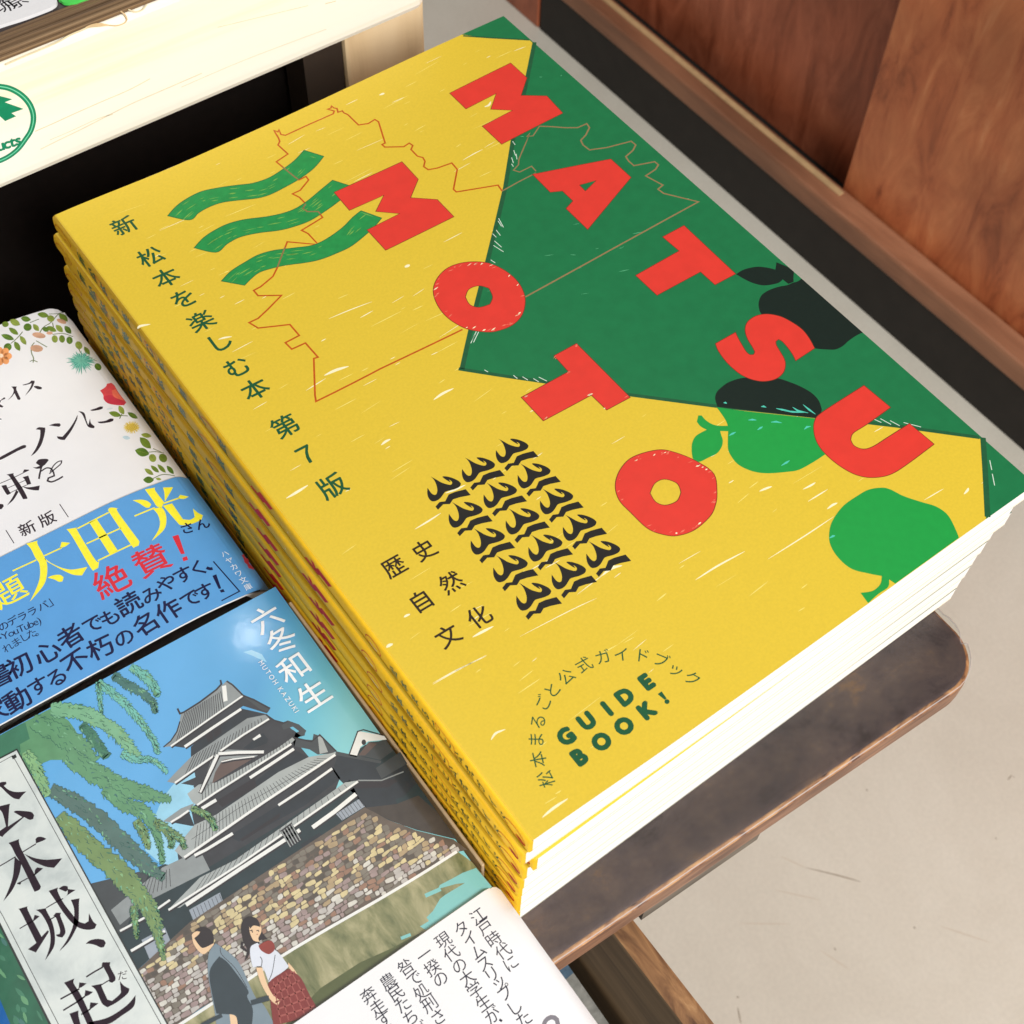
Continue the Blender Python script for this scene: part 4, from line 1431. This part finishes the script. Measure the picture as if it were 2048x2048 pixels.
# tiers, top to bottom
ns.poly(E4('395,935 860,560 1090,625 950,670 395,1040'), wallk, 4)
ns.poly(E4('540,830 600,790 615,860 560,890'), inkp, 5)
ns.poly(E4('610,790 680,745 695,800 625,850'), inkp, 5)
ns.poly(E4('195,925 890,430 1160,570 1130,612 900,540 330,945'), under, 5)
ns.poly(E4('895,440 1000,470 1165,560 1140,600 1060,570'), roofd, 6)
ns.poly(E4('285,700 300,610 480,505 690,345 740,300 790,320 880,405 895,440 200,930 130,938 200,880 255,790'), roof, 6)
stripes(E4('320,620')[0], E4('700,390')[0], E4('230,905')[0], E4('740,560')[0], 22, inkp, .16, 7)
ns.line(E4('265,565 290,615 330,600 480,505 640,385 690,330 680,290'), .45, inkp, 8)
ns.poly(E4('695,350 735,340 750,490 710,500'), trim, 8)
ns.line(E4('740,300 800,340 860,400 900,440 1000,480 1160,565'), .4, inkp, 8)
tl(E4('200,930 540,690 900,440'), .45, 8)
tl(E4('335,935 600,755 880,570'), .7, 8)
ns.line(E4('130,938 200,880 260,790 290,690'), .3, inkp, 8)
ns.poly(E4('640,1000 700,960 1150,680 1290,700 1400,790 1130,900 900,960 420,1310 300,1290 440,1230'), under, 4)
ns.poly(E4('900,950 1090,800 1140,860 1130,900 980,960'), wallk, 5)
ns.poly(E4('430,1170 620,1030 640,1060 460,1215'), under, 6)
ns.poly(E4('165,1272 250,1180 350,1080 400,1030 940,660 1120,625 1150,665 690,970 640,1000 240,1288'), roof, 6)
stripes(E4('400,1030')[0], E4('1100,640')[0], E4('300,1240')[0], E4('1120,690')[0], 24, inkp, .14, 7)
tl(E4('240,1285 430,1150 620,1020'), .5, 8)
tl(E4('680,975 900,820 1150,665'), .5, 8)
ns.poly(E4('990,860 1060,810 1075,835 1005,875'), trim, 8)
ns.line(E4('1120,625 1200,680 1290,705 1330,690'), .35, inkp, 8)
ns.poly(E4('1140,890 1380,770 1460,830 1380,870 1160,920'), under, 5)
ns.poly(E4('1270,730 1330,680 1440,720 1510,780 1490,820 1380,740 1290,770'), roofd, 6)
ns.poly(E4('620,1600 1390,960 1540,1040 1400,1130 840,1500 640,1640'), wallk, 4)
ns.poly(E4('640,1460 1010,1230 1030,1320 700,1520'), inkp, 5)
ns.poly(E4('430,1500 1250,935 1375,845 1410,870 1390,950 640,1450 500,1540'), under, 5)
ns.poly(E4('360,1390 470,1300 640,1280 1000,1085 1250,935 1375,845 1400,868 1360,905 640,1375 455,1500 410,1470'), roof2, 6)
stripes(E4('470,1340')[0], E4('1370,850')[0], E4('480,1480')[0], E4('1380,895')[0], 30, inkp, .13, 7)
ns.poly(E4('620,985 650,960 700,960 1110,975 1000,1045 590,1290 540,1350 480,1378'), roof, 7)
ns.poly(E4('700,1065 760,1050 1000,1045 600,1290 630,1180'), gableb, 8)
tl(E4('655,1010 600,1130 480,1375'), .75, 9)
tl(E4('660,1002 850,990 1100,985'), .75, 9)
ns.line(E4('630,985 560,1170 470,1380'), .2, inkp, 10)
tl(E4('690,1080 800,1055 1010,1030'), .3, 9)
tl(E4('455,1498 640,1372 1365,908'), .5, 8)
tl(E4('500,1532 640,1448'), .8, 9)
tl(E4('965,1235 1150,1115 1390,955'), .75, 9)
ns.poly(E4('130,1652 300,1530 430,1480 380,1550 200,1668'), roof, 6)
tl(E4('200,1665 290,1610 375,1550'), .5, 8)
ns.poly(E4('210,1665 380,1570 430,1700 400,1700'), wallk, 4)
ns.poly(E4('1380,840 1440,860 1570,870 1580,810 1640,830 1800,975 1760,1000 1620,1010 1540,960 1390,930'), roofd, 5)
ns.poly(E4('1620,830 1660,840 1720,985 1640,1005'), roof2, 7)
ns.line(E4('1380,845 1560,885 1640,820 1800,980'), .35, inkp, 8)
ns.poly(E4('760,1800 1240,1500 1770,1140 1840,1240 1500,1500 860,1850'), wallk, 4)
ns.poly(E4('870,1830 1260,1570 1250,1620 890,1850'), inkp, 5)
ns.poly(E4('420,1932 1700,1100 1790,1010 1800,1060 1770,1140 1240,1500 800,1775 560,1932'), under, 5)
ns.poly(E4('240,1940 340,1800 430,1690 640,1590 1240,1180 1530,1035 1740,1000 1795,985 1790,1012 450,1925 330,2020'), roof2, 6)
stripes(E4('430,1710')[0], E4('1640,1030')[0], E4('400,1940')[0], E4('1760,1030')[0], 40, inkp, .11, 7)
ns.line(E4('400,1830 900,1500 1650,1080'), .1, inkp, 7)
tl(E4('330,2005 450,1922 1100,1470 1790,1012'), .6, 8)
tl(E4('430,1985 540,1930 800,1772'), .7, 9)
tl(E4('1240,1500 1500,1330 1760,1145'), .6, 9)
# lowest roof and walls, down to the stone base
ns.poly(PX('255,1850 300,1740 330,1728 400,1745 560,1650 700,1560 720,1600 732,1614 379,1845 278,1937 240,1960 225,1880'), wallk2, 4)
ns.poly(PX('325,1735 400,1700 420,1740 360,1770 300,1800 240,1850 222,1820'), roof, 5)
stripes((290, 1755), (345, 1735), (270, 1800), (350, 1770), 9, inkp, .12, 6)
ns.poly(PX('337,1819 400,1755 470,1720 655,1590 690,1565 716,1561 712,1572 360,1815'), roof2, 6)
stripes((400, 1758), (700, 1562), (372, 1800), (712, 1572), 26, inkp, .11, 7)
tl(PX('337,1820 480,1728 716,1563'), .5, 8)
tl(PX('372,1810 480,1738 600,1660'), .9, 8)
tl(PX('625,1655 668,1624 712,1588'), 1.0, 8)
ns.poly(PX('560,1662 583,1645 604,1680 580,1695'), inkp, 8)
for k in range(5):
    ns.line([(563 + k * 5, 1663 - k * 3.6), (581 + k * 5, 1694 - k * 3.4)], .22, roof2, 9)
ns.poly(PX('378,1820 440,1785 447,1806 387,1841'), boards, 8)
ns.poly(PX('672,1628 718,1598 730,1613 684,1641'), boards, 8)
ns.poly(PX('283,1880 330,1855 345,1892 300,1920'), boards, 8)
for q in range(8):
    ns.line([(386 + q * 7.5, 1818 - q * 4.2), (393 + q * 7.5, 1836 - q * 4.2)], .1, inkp, 9)
    ns.line([(676 + q * 6, 1626 - q * 4), (686 + q * 6, 1640 - q * 4)], .1, inkp, 9)
ns.poly(PX('600,1690 640,1665 655,1690 620,1712'), wallk, 7)
tl(PX('240,1862 290,1835 340,1800'), .5, 8)
tl(PX('262,1902 330,1862'), .6, 9)
# stone wall
sw = PX('270,1945 379,1845 560,1725 730,1614 777,1640 833,1661 907,1679 935,1700 914,1704 840,1750 758,1799 660,1855 569,1909 494,1961 400,2018 340,2060 300,2080 250,2000')
mort = gm('wall_mortar', 96, 86, 78, .2)
ns.poly(sw, mort, 10)
stc = [gm('stone_%s' % n, *c, .12, 500) for n, c in (('grey', (124, 118, 108)), ('pale', (206, 204, 196)), ('beige', (206, 192, 148)), ('brown', (150, 118, 100)), ('mauve', (156, 138, 136)),
                                                    ('dark', (86, 80, 74)), ('sand', (172, 152, 120)), ('ash', (186, 182, 178)))]


def inside(p, P):
    c = False
    for i in range(len(P)):
        a, b = P[i], P[i - 1]
        if (a[1] > p[1]) != (b[1] > p[1]) and p[0] < (b[0] - a[0]) * (p[1] - a[1]) / (b[1] - a[1]) + a[0]:
            c = not c
    return c


rnd = random.Random(21)
ud = Vector((.855, -.519))
vd = Vector((.40, .92))
NI, NJ, CW, CH = 66, 44, 15.5, 8.6
for j in range(-4, NJ):
    bx, x = [], -220.0 + rnd.uniform(0, 12)
    while x < NI * CW:
        bx.append(x)
        x += CW * rnd.uniform(.6, 1.45)
    for i in range(len(bx) - 1):
        wv = lambda x, jj: jj * CH + 1.6 * math.sin(x * .06 + jj * 1.9) + 1.1 * math.sin(x * .15 + jj)
        org = Vector((270, 1945))
        q = []
        for (xx, jj) in ((bx[i], j), (bx[i + 1], j), (bx[i + 1], j + 1), (bx[i], j + 1)):
            q.append(org + ud * (xx + rnd.uniform(-1.4, 1.4)) + vd * (wv(xx, jj) + rnd.uniform(-.9, .9)))
        c = sum(q, Vector((0, 0))) / 4
        if not all(inside((c.x + (p.x - c.x) * .9, c.y + (p.y - c.y) * .9), sw) for p in q):
            continue
        pts = []
        k = rnd.uniform(.84, .96)
        for n in range(4):
            p, r1, r2 = q[n], q[n - 1], q[(n + 1) % 4]
            for r in (r1, r2):
                m2 = p.lerp(r, rnd.uniform(.08, .3))
                pts.append(tuple(c + (m2 - c) * k))
        t = (c - Vector((500, 1830))).dot(vd) / 90.0 + rnd.uniform(-.3, .3)
        if t < -.2:
            m = rnd.choice((0, 0, 2, 5, 3, 6, 4))
        elif t < .35:
            m = rnd.choice((2, 2, 6, 1, 3, 0, 2, 5))
        else:
            m = rnd.choice((4, 4, 1, 1, 0, 3, 4, 7, 7))
        ns.poly(pts, stc[m], 11 + .45 * (i % 2) + .9 * (j % 2))
ns.poly(E8('560,1140 830,1108 1015,1035 1180,1180 1335,1405 1180,1370 1000,1325 880,1290 740,1230'), gm('shaded_slope', 68, 62, 58, .25, 220), 13)
# bank, water
bank = ramp_mat('printed_bank', [(.3, rgb(84, 94, 54)), (.48, rgb(136, 136, 96)), (.66, rgb(176, 170, 132))], (110, 40, 60), rough=.24, scale=2.2, detail=6, coat=.45, bump=.02)
ns.poly(PX('914,1702 945,1725 985,1775 962,1788 640,2012 600,2060 330,2090 345,2058 420,2012 494,1960 569,1908 660,1854 758,1798 840,1749'), bank, 14)
ns.line(PX('340,2062 420,2010 494,1961 569,1909 660,1855 758,1799 840,1750 914,1703'), .65, trim, 15, sm=True)
ns.poly(PX('952,1736 925,1746 905,1757 880,1770 876,1778 912,1768 930,1766 890,1790 880,1798 866,1822 853,1835 858,1842 840,1853 852,1860 962,1787 984,1774'), gm('printed_water', 126, 192, 192, .03), 16)
ns.line(C6('780,1490 830,1470'), .7, gm('printed_water', 126, 192, 192), 16)
ns.line(C6('905,1270 985,1235'), .9, gm('printed_water', 126, 192, 192), 17)
ns.poly(PX('640,2012 600,2050 560,2060 640,1977 720,1925 785,1896 822,1875 850,1862'), gm('bank_shade', 84, 92, 56, .15, 200), 16)
# willow
wl = [gm('willow_%s' % n, *c, .1, 260) for n, c in (('light', (122, 178, 140)), ('mid', (98, 152, 112)), ('deep', (66, 124, 98)), ('teal', (70, 118, 112)), ('aqua', (112, 186, 172)), ('olive', (116, 144, 92)),
                                                   ('spring', (136, 182, 130)), ('slate', (82, 112, 106)))]
wink = gm('willow_line', 44, 92, 84, .1)
wn = {'light': 0, 'mid': 1, 'deep': 2, 'teal': 3, 'aqua': 4, 'olive': 5, 'spring': 6, 'slate': 7}


def willow(pts, widths, kind, layer, jag=1.0):
    C = [Vector(p) for p in smooth(pts, closed=False, n=6)]
    n = len(C)
    for grow, m, ly in ((1.1, wink, layer), (0.0, wl[wn[kind]], layer + 1)):
        rr = random.Random(int(pts[0][0] * 7 + pts[0][1]))
        L, Rr = [], []
        for i in range(n):
            t = (C[min(n - 1, i + 1)] - C[max(0, i - 1)]).normalized()
            nr = Vector((-t.y, t.x))
            q = i / (n - 1) * (len(widths) - 1)
            k = min(int(q), len(widths) - 2)
            wd = (widths[k] + (widths[k + 1] - widths[k]) * (q - k)) * .5
            for side, S in ((1, L), (-1, Rr)):
                j = rr.uniform(.72, 1.0)
                S.append(C[i] + nr * side * (wd * j + grow))
                S.append(C[i] + t * rr.uniform(2, 6) * jag + nr * side * (wd * j + grow + rr.uniform(1, 5) * jag))
        tip = C[-1] + (C[-1] - C[-2]).normalized() * (6 + grow)
        P = L + [tip] + Rr[::-1]
        # strip of quads keeps jagged outlines from folding over
        for i in range(len(L) - 1):
            q = [L[i], L[i + 1], Rr[i + 1], Rr[i]]
            ns.faces.append((ns.uv([tuple(v) for v in q]), [[0, 1, 2], [0, 2, 3]], ns.mi(m), ly))
        ns.poly([tuple(L[-1]), tuple(tip), tuple(Rr[-1])], m, ly)
    for i in range(1, n - 1):                  # drooping leaflets
        t = (C[min(n - 1, i + 1)] - C[i - 1]).normalized()
        nr = Vector((-t.y, t.x))
        q = i / (n - 1) * (len(widths) - 1)
        k = min(int(q), len(widths) - 2)
        wd = (widths[k] + (widths[k + 1] - widths[k]) * (q - k)) * .5
        for side in (1, -1):
            if rr.random() < .62:
                d = (t + nr * side * rr.uniform(.25, 1.1) + Vector((0, .35))).normalized()
                o3 = C[i] + nr * side * wd * rr.uniform(.55, .95)
                ln = rr.uniform(6, 11) * (.6 + .4 * min(1, wd / 10))
                e3 = o3 + d * ln
                pr = Vector((-d.y, d.x)) * rr.uniform(1.2, 2.0)
                md = o3 + d * ln * .4
                ns.poly([tuple(o3 - pr * .5), tuple(md - pr), tuple(e3), tuple(md + pr), tuple(o3 + pr * .5)], wl[wn[kind]] if rr.random() < .7 else wl[rr.choice((0, 1, 2))], layer + 1.1 + rr.random() * .15)
                ns.line([tuple(md + pr), tuple(e3)], .09, wink, layer + 1.3)
    rr = random.Random(int(pts[0][0]))
    for i in range(0, n - 2):
        t = (C[i + 1] - C[i]).normalized()
        nr = Vector((-t.y, t.x))
        q = i / (n - 1) * (len(widths) - 1)
        k = min(int(q), len(widths) - 2)
        wd = (widths[k] + (widths[k + 1] - widths[k]) * (q - k)) * .5
        for _ in range(2):
            o2 = C[i] + nr * rr.uniform(-.8, .8) * wd
            a = o2 + t * rr.uniform(3, 8) + nr * rr.uniform(-4, 4)
            b = a + t * rr.uniform(2, 6) + nr * rr.uniform(-5, 5)
            if rr.random() < .5:
                ns.line([tuple(o2), tuple(a), tuple(b)], .11, wink, layer + 2)
            else:
                g = wl[rr.choice((0, 1, wn[kind], 6 if kind in ('spring', 'olive', 'light') else 3))]
                ns.poly([tuple(o2 - nr * 1.6), tuple(a), tuple(b), tuple(o2 + nr * 2.2)], g, layer + 1.3 + .9 * rr.random())


ns.poly(E1('-300,1810 0,1662 200,1552 560,1365 760,1500 830,1600 900,1720 1000,1932 560,1932 420,1990 330,2100 200,1932 -300,2150'), wl[1], 20)
ns.poly(E1('-250,1800 0,1662 200,1552 280,1520 330,1700 220,1760 230,1850 100,1900 -250,2050'), wl[2], 20.5)
for kind, wd, ly, f, p in (('aqua', (14, 14, 10, 6), 21, E1, '1080,1075 1250,1200 1400,1330 1530,1480 1620,1600 1700,1720 1740,1840'), ('aqua', (9, 7, 4), 21, E1, '1085,1070 1105,1250 1120,1420'),
                           ('teal', (14, 16, 12, 6), 24, E1, '1250,990 1400,1100 1580,1200 1690,1300 1710,1390'), ('aqua', (13, 18, 16, 6), 27, E1, '1440,905 1590,1000 1700,1120 1740,1205'),
                           ('light', (26, 30, 28, 22, 8), 30, E1, '560,1380 850,1400 1100,1500 1300,1640 1430,1790 1560,1930'), ('aqua', (14, 10, 5), 33, E2, '1340,40 1520,110 1680,110 1830,230'),
                           ('deep', (14, 22, 14), 33, E1, '900,1540 1000,1650 1080,1770 1170,1880'),
                           ('mid', (30, 40, 44, 36), 36, E1, '360,1500 600,1620 850,1770 1000,1950'), ('mid', (36, 44, 40, 36, 28, 10), 39, E2, '750,40 950,200 1150,310 1350,410 1600,480 1860,545'),
                           ('mid', (22, 30, 22, 12, 5), 42, E2, '1150,430 1380,600 1590,690 1700,850 1760,1020 1795,1230'), ('olive', (14, 16, 6), 42, E2, '1500,780 1580,900 1640,1070'),
                           ('olive', (12, 14, 6), 44, E2, '1700,800 1820,860 1900,980 1890,1060'), ('slate', (26, 36, 38, 38, 30, 10), 46, E2, '560,440 800,570 1050,740 1300,970 1500,1170 1650,1300 1790,1400'),
                           ('spring', (16, 22, 22, 12), 50, E2, '280,20 380,170 450,330 520,480'), ('olive', (24, 44, 46, 46, 34, 12), 53, E2, '660,720 850,930 1050,1130 1300,1330 1500,1560 1660,1760 1760,1960'),
                           ('olive', (26, 26, 14, 5), 57, E3, '1560,520 1680,760 1750,960 1805,1190'), ('olive', (12, 10, 4), 57, E3, '1480,620 1490,780 1510,960'),
                           ('olive', (10, 10, 4), 60, E4, '60,1700 200,1760 300,1830 330,1900'), ('olive', (8, 10, 5), 60, E4, '400,1530 520,1580 590,1640 630,1720')):
    willow(f(p), wd, kind, ly)
# two people walking along the wall
skin = gm('figure_skin', 232, 198, 160, .03)
hair = gm('figure_hair', 42, 36, 40, .1)
robe = gm('figure_robe', 122, 140, 152, .06)
robek = gm('figure_robe_dark', 48, 62, 70, .08)
blouse = gm('figure_blouse', 216, 222, 234, .04)
bow = gm('figure_bow', 142, 58, 50, .08)
skirt = gm('figure_skirt', 126, 48, 46, .08)
skirtl = gm('figure_skirt_check', 158, 82, 76, .08)
for p, m, ly in (('490,575 560,620 700,730 780,850 850,1010 930,1170 1010,1240 1130,1460 500,1460 480,1300 410,900 420,680', robe, 70), ('530,715 610,770 700,880 840,1080 830,1150 890,1280 880,1460 720,1460 690,1340 500,1330 460,1150 425,880', robek, 71),
                 ('245,470 320,450 460,560 455,610 370,690 310,660 260,590 240,520', skin, 72), ('265,440 340,400 420,420 460,470 472,560 440,590 355,625 310,590 262,520 310,480 325,450', hair, 73),
                 ('640,1335 710,1360 730,1460 655,1460', skin, 73),
                 ('765,400 800,315 870,290 940,320 975,400 1000,470 1050,530 970,545 950,600 860,620 850,700 800,770 830,650 790,560', hair, 74), ('850,390 900,368 970,385 982,450 950,520 965,560 900,545 862,470', skin, 75),
                 ('850,380 880,330 950,350 972,400 900,385 862,420', hair, 76),
                 ('870,610 940,570 1060,690 1120,640 1180,690 1275,820 1240,860 1060,992 990,830 890,835 862,700', blouse, 75), ('950,600 1040,548 1105,562 1125,640 1062,692 980,652', bow, 77),
                 ('925,835 990,835 1040,1000 1100,1120 1185,1190 1160,1242 1080,1180 980,1010', skin, 77), ('1060,1000 1270,850 1400,940 1500,1130 1588,1282 1440,1372 1110,1460 1080,1200', skirt, 76),
                 ('1270,780 1330,850 1400,960 1370,930 1280,840', skin, 74), ('1440,1375 1530,1330 1590,1460 1450,1460', gm('figure_sock', 150, 150, 160), 74)):
    ns.poly(E5(p), m, ly, sm=True, corner=70)
for k in range(5):
    ns.line(E5('%d,%d %d,%d' % (1090 + k * 20, 1060 + k * 75, 1340 + k * 52, 880 + k * 92)), .35, skirtl, 78)
    ns.line(E5('%d,%d %d,%d' % (1110 + k * 45, 985 - k * 32, 1190 + k * 85, 1430 - k * 32)), .22, skirtl, 78)
for p, wd, m, ly in (('340,1460 460,1395 560,1345', .9, robek, 74), ('870,1215 960,1190 1065,1162', 1.1, robek, 78), ('860,440 880,435 888,460', .22, hair, 78), ('930,440 948,436 955,452', .2, hair, 78), ('930,478 945,480', .14, bow, 78),
                     ('1060,980 1100,880 1130,700', .14, under, 78), ('980,830 990,760 970,720', .16, under, 78), ('780,560 770,620 830,660', .5, hair, 75), ('540,620 560,700 700,840 830,1050', .12, inkp, 73)):
    ns.line(E5(p), wd, m, ly, sm=True)
# title panel
panel = ramp_mat('title_panel', [(.3, rgb(186, 196, 196)), (.5, rgb(212, 220, 218)), (.7, rgb(224, 230, 226))], (50, 50, 50), rough=.26, scale=1.6, detail=8, coat=.4, bump=.0)
pk = gm('panel_line', 44, 48, 48)
ns.poly(PX('-70,1830 0,1849 100,2048 140,2130 20,2200 -200,2130 -200,1900'), gm('panel_side_green', 42, 100, 76, .2, 160), 79)
for i in range(26):
    c = (rnd.uniform(-40, 90), rnd.uniform(1850, 2060))
    if c[0] < (c[1] - 1860) * .5:
        ns.poly(leaf(c, rnd.uniform(14, 34), rnd.uniform(5, 11), rnd.uniform(30, 80)), wl[rnd.choice((1, 2, 2, 3))], 79.2 + i * .012)
ns.poly(PX('-60,1990 0,1998 26,2060 40,2120 -100,2120'), gm('panel_side_blue', 0, 92, 164), 79.6)
tp = PX('34.4,1500 226,1850 335,2048 385,2140 150,2150 100,2048 0,1849 -90,1700 -120,1580')
ns.poly(tp, panel, 80)
ns.line(PX('-125,1583 34.4,1500 226,1850 335,2048 385,2140'), .3, pk, 82)
ns.line(PX('-90,1700 0,1849 100,2048 150,2150'), .45, pk, 82)
ns.line(PX('26,1512 70,1590 222,1868 322,2048 370,2135'), .14, pk, 82)
ns.line(PX('-60,1560 26,1512'), .14, pk, 82)
ns.line(PX('-80,1690 6,1832 118,2050 160,2135'), .14, pk, 82)
ns.poly(E2('130,75 175,50 190,85 145,108'), pk, 83)
for f, p in ((E2, '-20,385 15,360 70,355 75,380 45,400 100,445 180,468 295,462 250,505 215,550 150,535 80,480 20,420 -20,400'), (E2, '-30,640 0,625 115,597 105,650 92,850 250,745 155,690 180,675 270,678 350,690 380,725 370,765 330,775 270,745 60,930 35,965 0,950 -30,920 70,850 30,700'),
             (E2, '98,1030 215,988 215,1030 255,1130 455,1510 440,1545 385,1570 240,1270 180,1170 130,1070'), (E2, '165,1180 240,1250 215,1380 140,1550 40,1675 100,1540 145,1400 160,1250'), (E2, '400,1035 395,990 420,965 470,965 515,985 480,1005'),
             (E2, '270,1150 380,1195 500,1215 600,1210 690,1200 640,1260 600,1305 500,1290 370,1230'), (E2, '190,1480 225,1492 240,1470 210,1465'), (E2, '385,1385 390,1330 415,1300 480,1310 440,1345 390,1385'),
             (E3, '205,655 318,622 312,670 462,962 530,890 545,905 400,1135 312,1100 345,1075 405,1030 240,700'), (E3, '365,795 385,720 440,735 400,770'), (E3, '400,665 520,645 515,670 580,800 610,950 595,1080 500,1225 550,1080 560,950 530,830 460,710'),
             (E3, '590,735 620,697 680,697 670,730 715,850 725,920 690,970 640,960 620,940 660,930 665,880 620,750'), (E3, '540,455 645,418 640,460 700,580 790,700 870,790 940,815 980,790 985,700 1030,790 1070,825 1050,870 980,885 880,865 790,800 700,690 620,570'),
             (E3, '785,555 882,537 875,590 870,790 830,900 760,1020 655,1125 740,1000 800,870 820,760 820,650'), (E3, '650,432 700,400 750,405 755,440 730,465'), (E3, '690,550 745,500 750,435 838,445 760,495'),
             (E3, '948,1040 1000,1000 1080,985 1150,995 1172,1030 1150,1075 1115,1080 1060,1055 1000,1040'), (E3, '710,1468 825,1422 815,1470 870,1560 920,1650 980,1780 1060,1960 980,1960 880,1740 790,1580'),
             (E3, '870,1530 880,1465 960,1475 910,1515'), (E3, '935,1625 945,1550 1030,1570 985,1605'), (E3, '990,1770 1000,1685 1090,1695 1040,1735'), (E3, '770,1810 870,1775 870,1830 900,1960 830,1960'),
             (E3, '1125,1300 1130,1255 1140,1243 1222,1243 1218,1290 1275,1400 1275,1445 1240,1470 1210,1460 1200,1400 1140,1290'),
             (E3, '1010,1503 1130,1480 1125,1510 1190,1655 1240,1670 1330,1590 1335,1540 1325,1450 1370,1500 1432,1535 1410,1590 1300,1680 1190,1740 1140,1710 1110,1660 1060,1550'), (E3, '980,1905 1200,1850 1400,1720 1500,1605 1480,1730 1350,1830 1200,1925 1000,1960')):
    ns.poly(f(p), PTX, 84, sm=True)
for f, p, wd in ((E2, '-10,1292 80,1240 175,1182', .26), (E2, '255,1130 400,1040', .26), (E2, '195,1480 310,1420', .26), (E2, '370,1390 420,1350', .26), (E3, '220,872 300,825 370,785', .24), (E3, '515,642 620,580 700,540', .24), (E3, '550,775 620,735', .24),
                 (E3, '955,1405 1050,1345 1140,1295', .34), (E3, '1110,1500 1210,1440', .24), (E3, '670,1650 790,1585 880,1535', .34), (E3, '700,1775 840,1690 940,1620', .34), (E3, '900,1820 1000,1760', .3)):
    ns.line(f(p), wd, PTX, 84)
ns.chars([('だ', E3('1355,1385')[0])], 2.2, -25, PTX, 84)
# author
ns.chars([('六', (533, 1238)), ('冬', (563, 1281)), ('和', (588, 1336)), ('生', (627, 1391))], 7.8, 1, WTX, 85, bold=.008)
ns.row('MUTOH KAZUKI', (523, 1327), (594, 1424), 1.75, WTX, 85, prop=True)
ns.build('cover', novel, (no, .0004, PAPER))
inn = [(no[0][0] - .0004, no[0][1] - .0003), (no[1][0], no[1][1] - .0003), (no[2][0], no[2][1] + .0004), (no[3][0] - .0004, no[3][1] + .0004)]
bm_obj('page_block', prism_bm(inn, TZ + .0002, NZ - .00045), [PAGES], novel)
# white band
OX = -.0019


OCUT = [OX - .0045 + .0005 * i for i in range(10)]
odrop1 = pieces(lambda x: -.0032 * max(0.0, (x - (OX - .0042)) / .0042) ** 2, OCUT)


def odrop(x, y):
    return odrop1(x)



os_ = flat_sheet(NZ + .00075, odrop)
ta, tb2 = Vector(os_.to_uv(640, 2010.5)), Vector(os_.to_uv(962, 1786))
sl = (tb2.y - ta.y) / (tb2.x - ta.x)
oo = [(OX, tb2.y + sl * (OX - tb2.x) - .0012), (OX - .0006, tb2.y + sl * (OX - tb2.x) - .0003), (OX - .0016, tb2.y + sl * (OX - tb2.x)), (-.1085, ta.y + sl * (-.1085 - ta.x)), (-.1085, -.046), (OX - .0006, -.0475)]
BAND = mat('white_band', rgb(238, 239, 242), 0.4, var=0.015, scale=100, coat=.1)
INK2 = mat('slate_ink', rgb(50, 50, 64), 0.45, var=0.12)
os_.wpoly(oo, BAND, 0)
for t, p in (('江戸時代に', '1090,178 1138,252 1197,338 1262,420 1315,505'), ('タイムスリップした', '975,265 1035,335 1090,425 1135,505 1185,580 1232,635 1275,710 1340,810 1405,890'),
             ('現代の大学生が', '848,345 905,435 960,520 1015,605 1068,688 1130,778 1190,865'), ('一揆の', '720,445 775,535 830,612'), ('咎で処刑さ', '590,530 650,610 700,700 755,785 815,875'),
             ('農民たちが', '470,630 525,708 570,790 625,878 690,965'), ('奔走す', '335,725 400,810 440,890'), ('る', '490,975')):
    os_.chars(list(zip(t, E6(p))), 3.5, 0, INK2, 4, bold=.004)
os_.line(E6('1238,893 1256,906'), .5, INK2, 4)
os_.chars([('？', E6('1690,930')[0])], 9.0, 0, mat('grey_ink', rgb(128, 124, 132), .45), 4, bold=.012)
os_.build('paper_band', novel, (oo, .0140, BAND), OCUT[:-1])
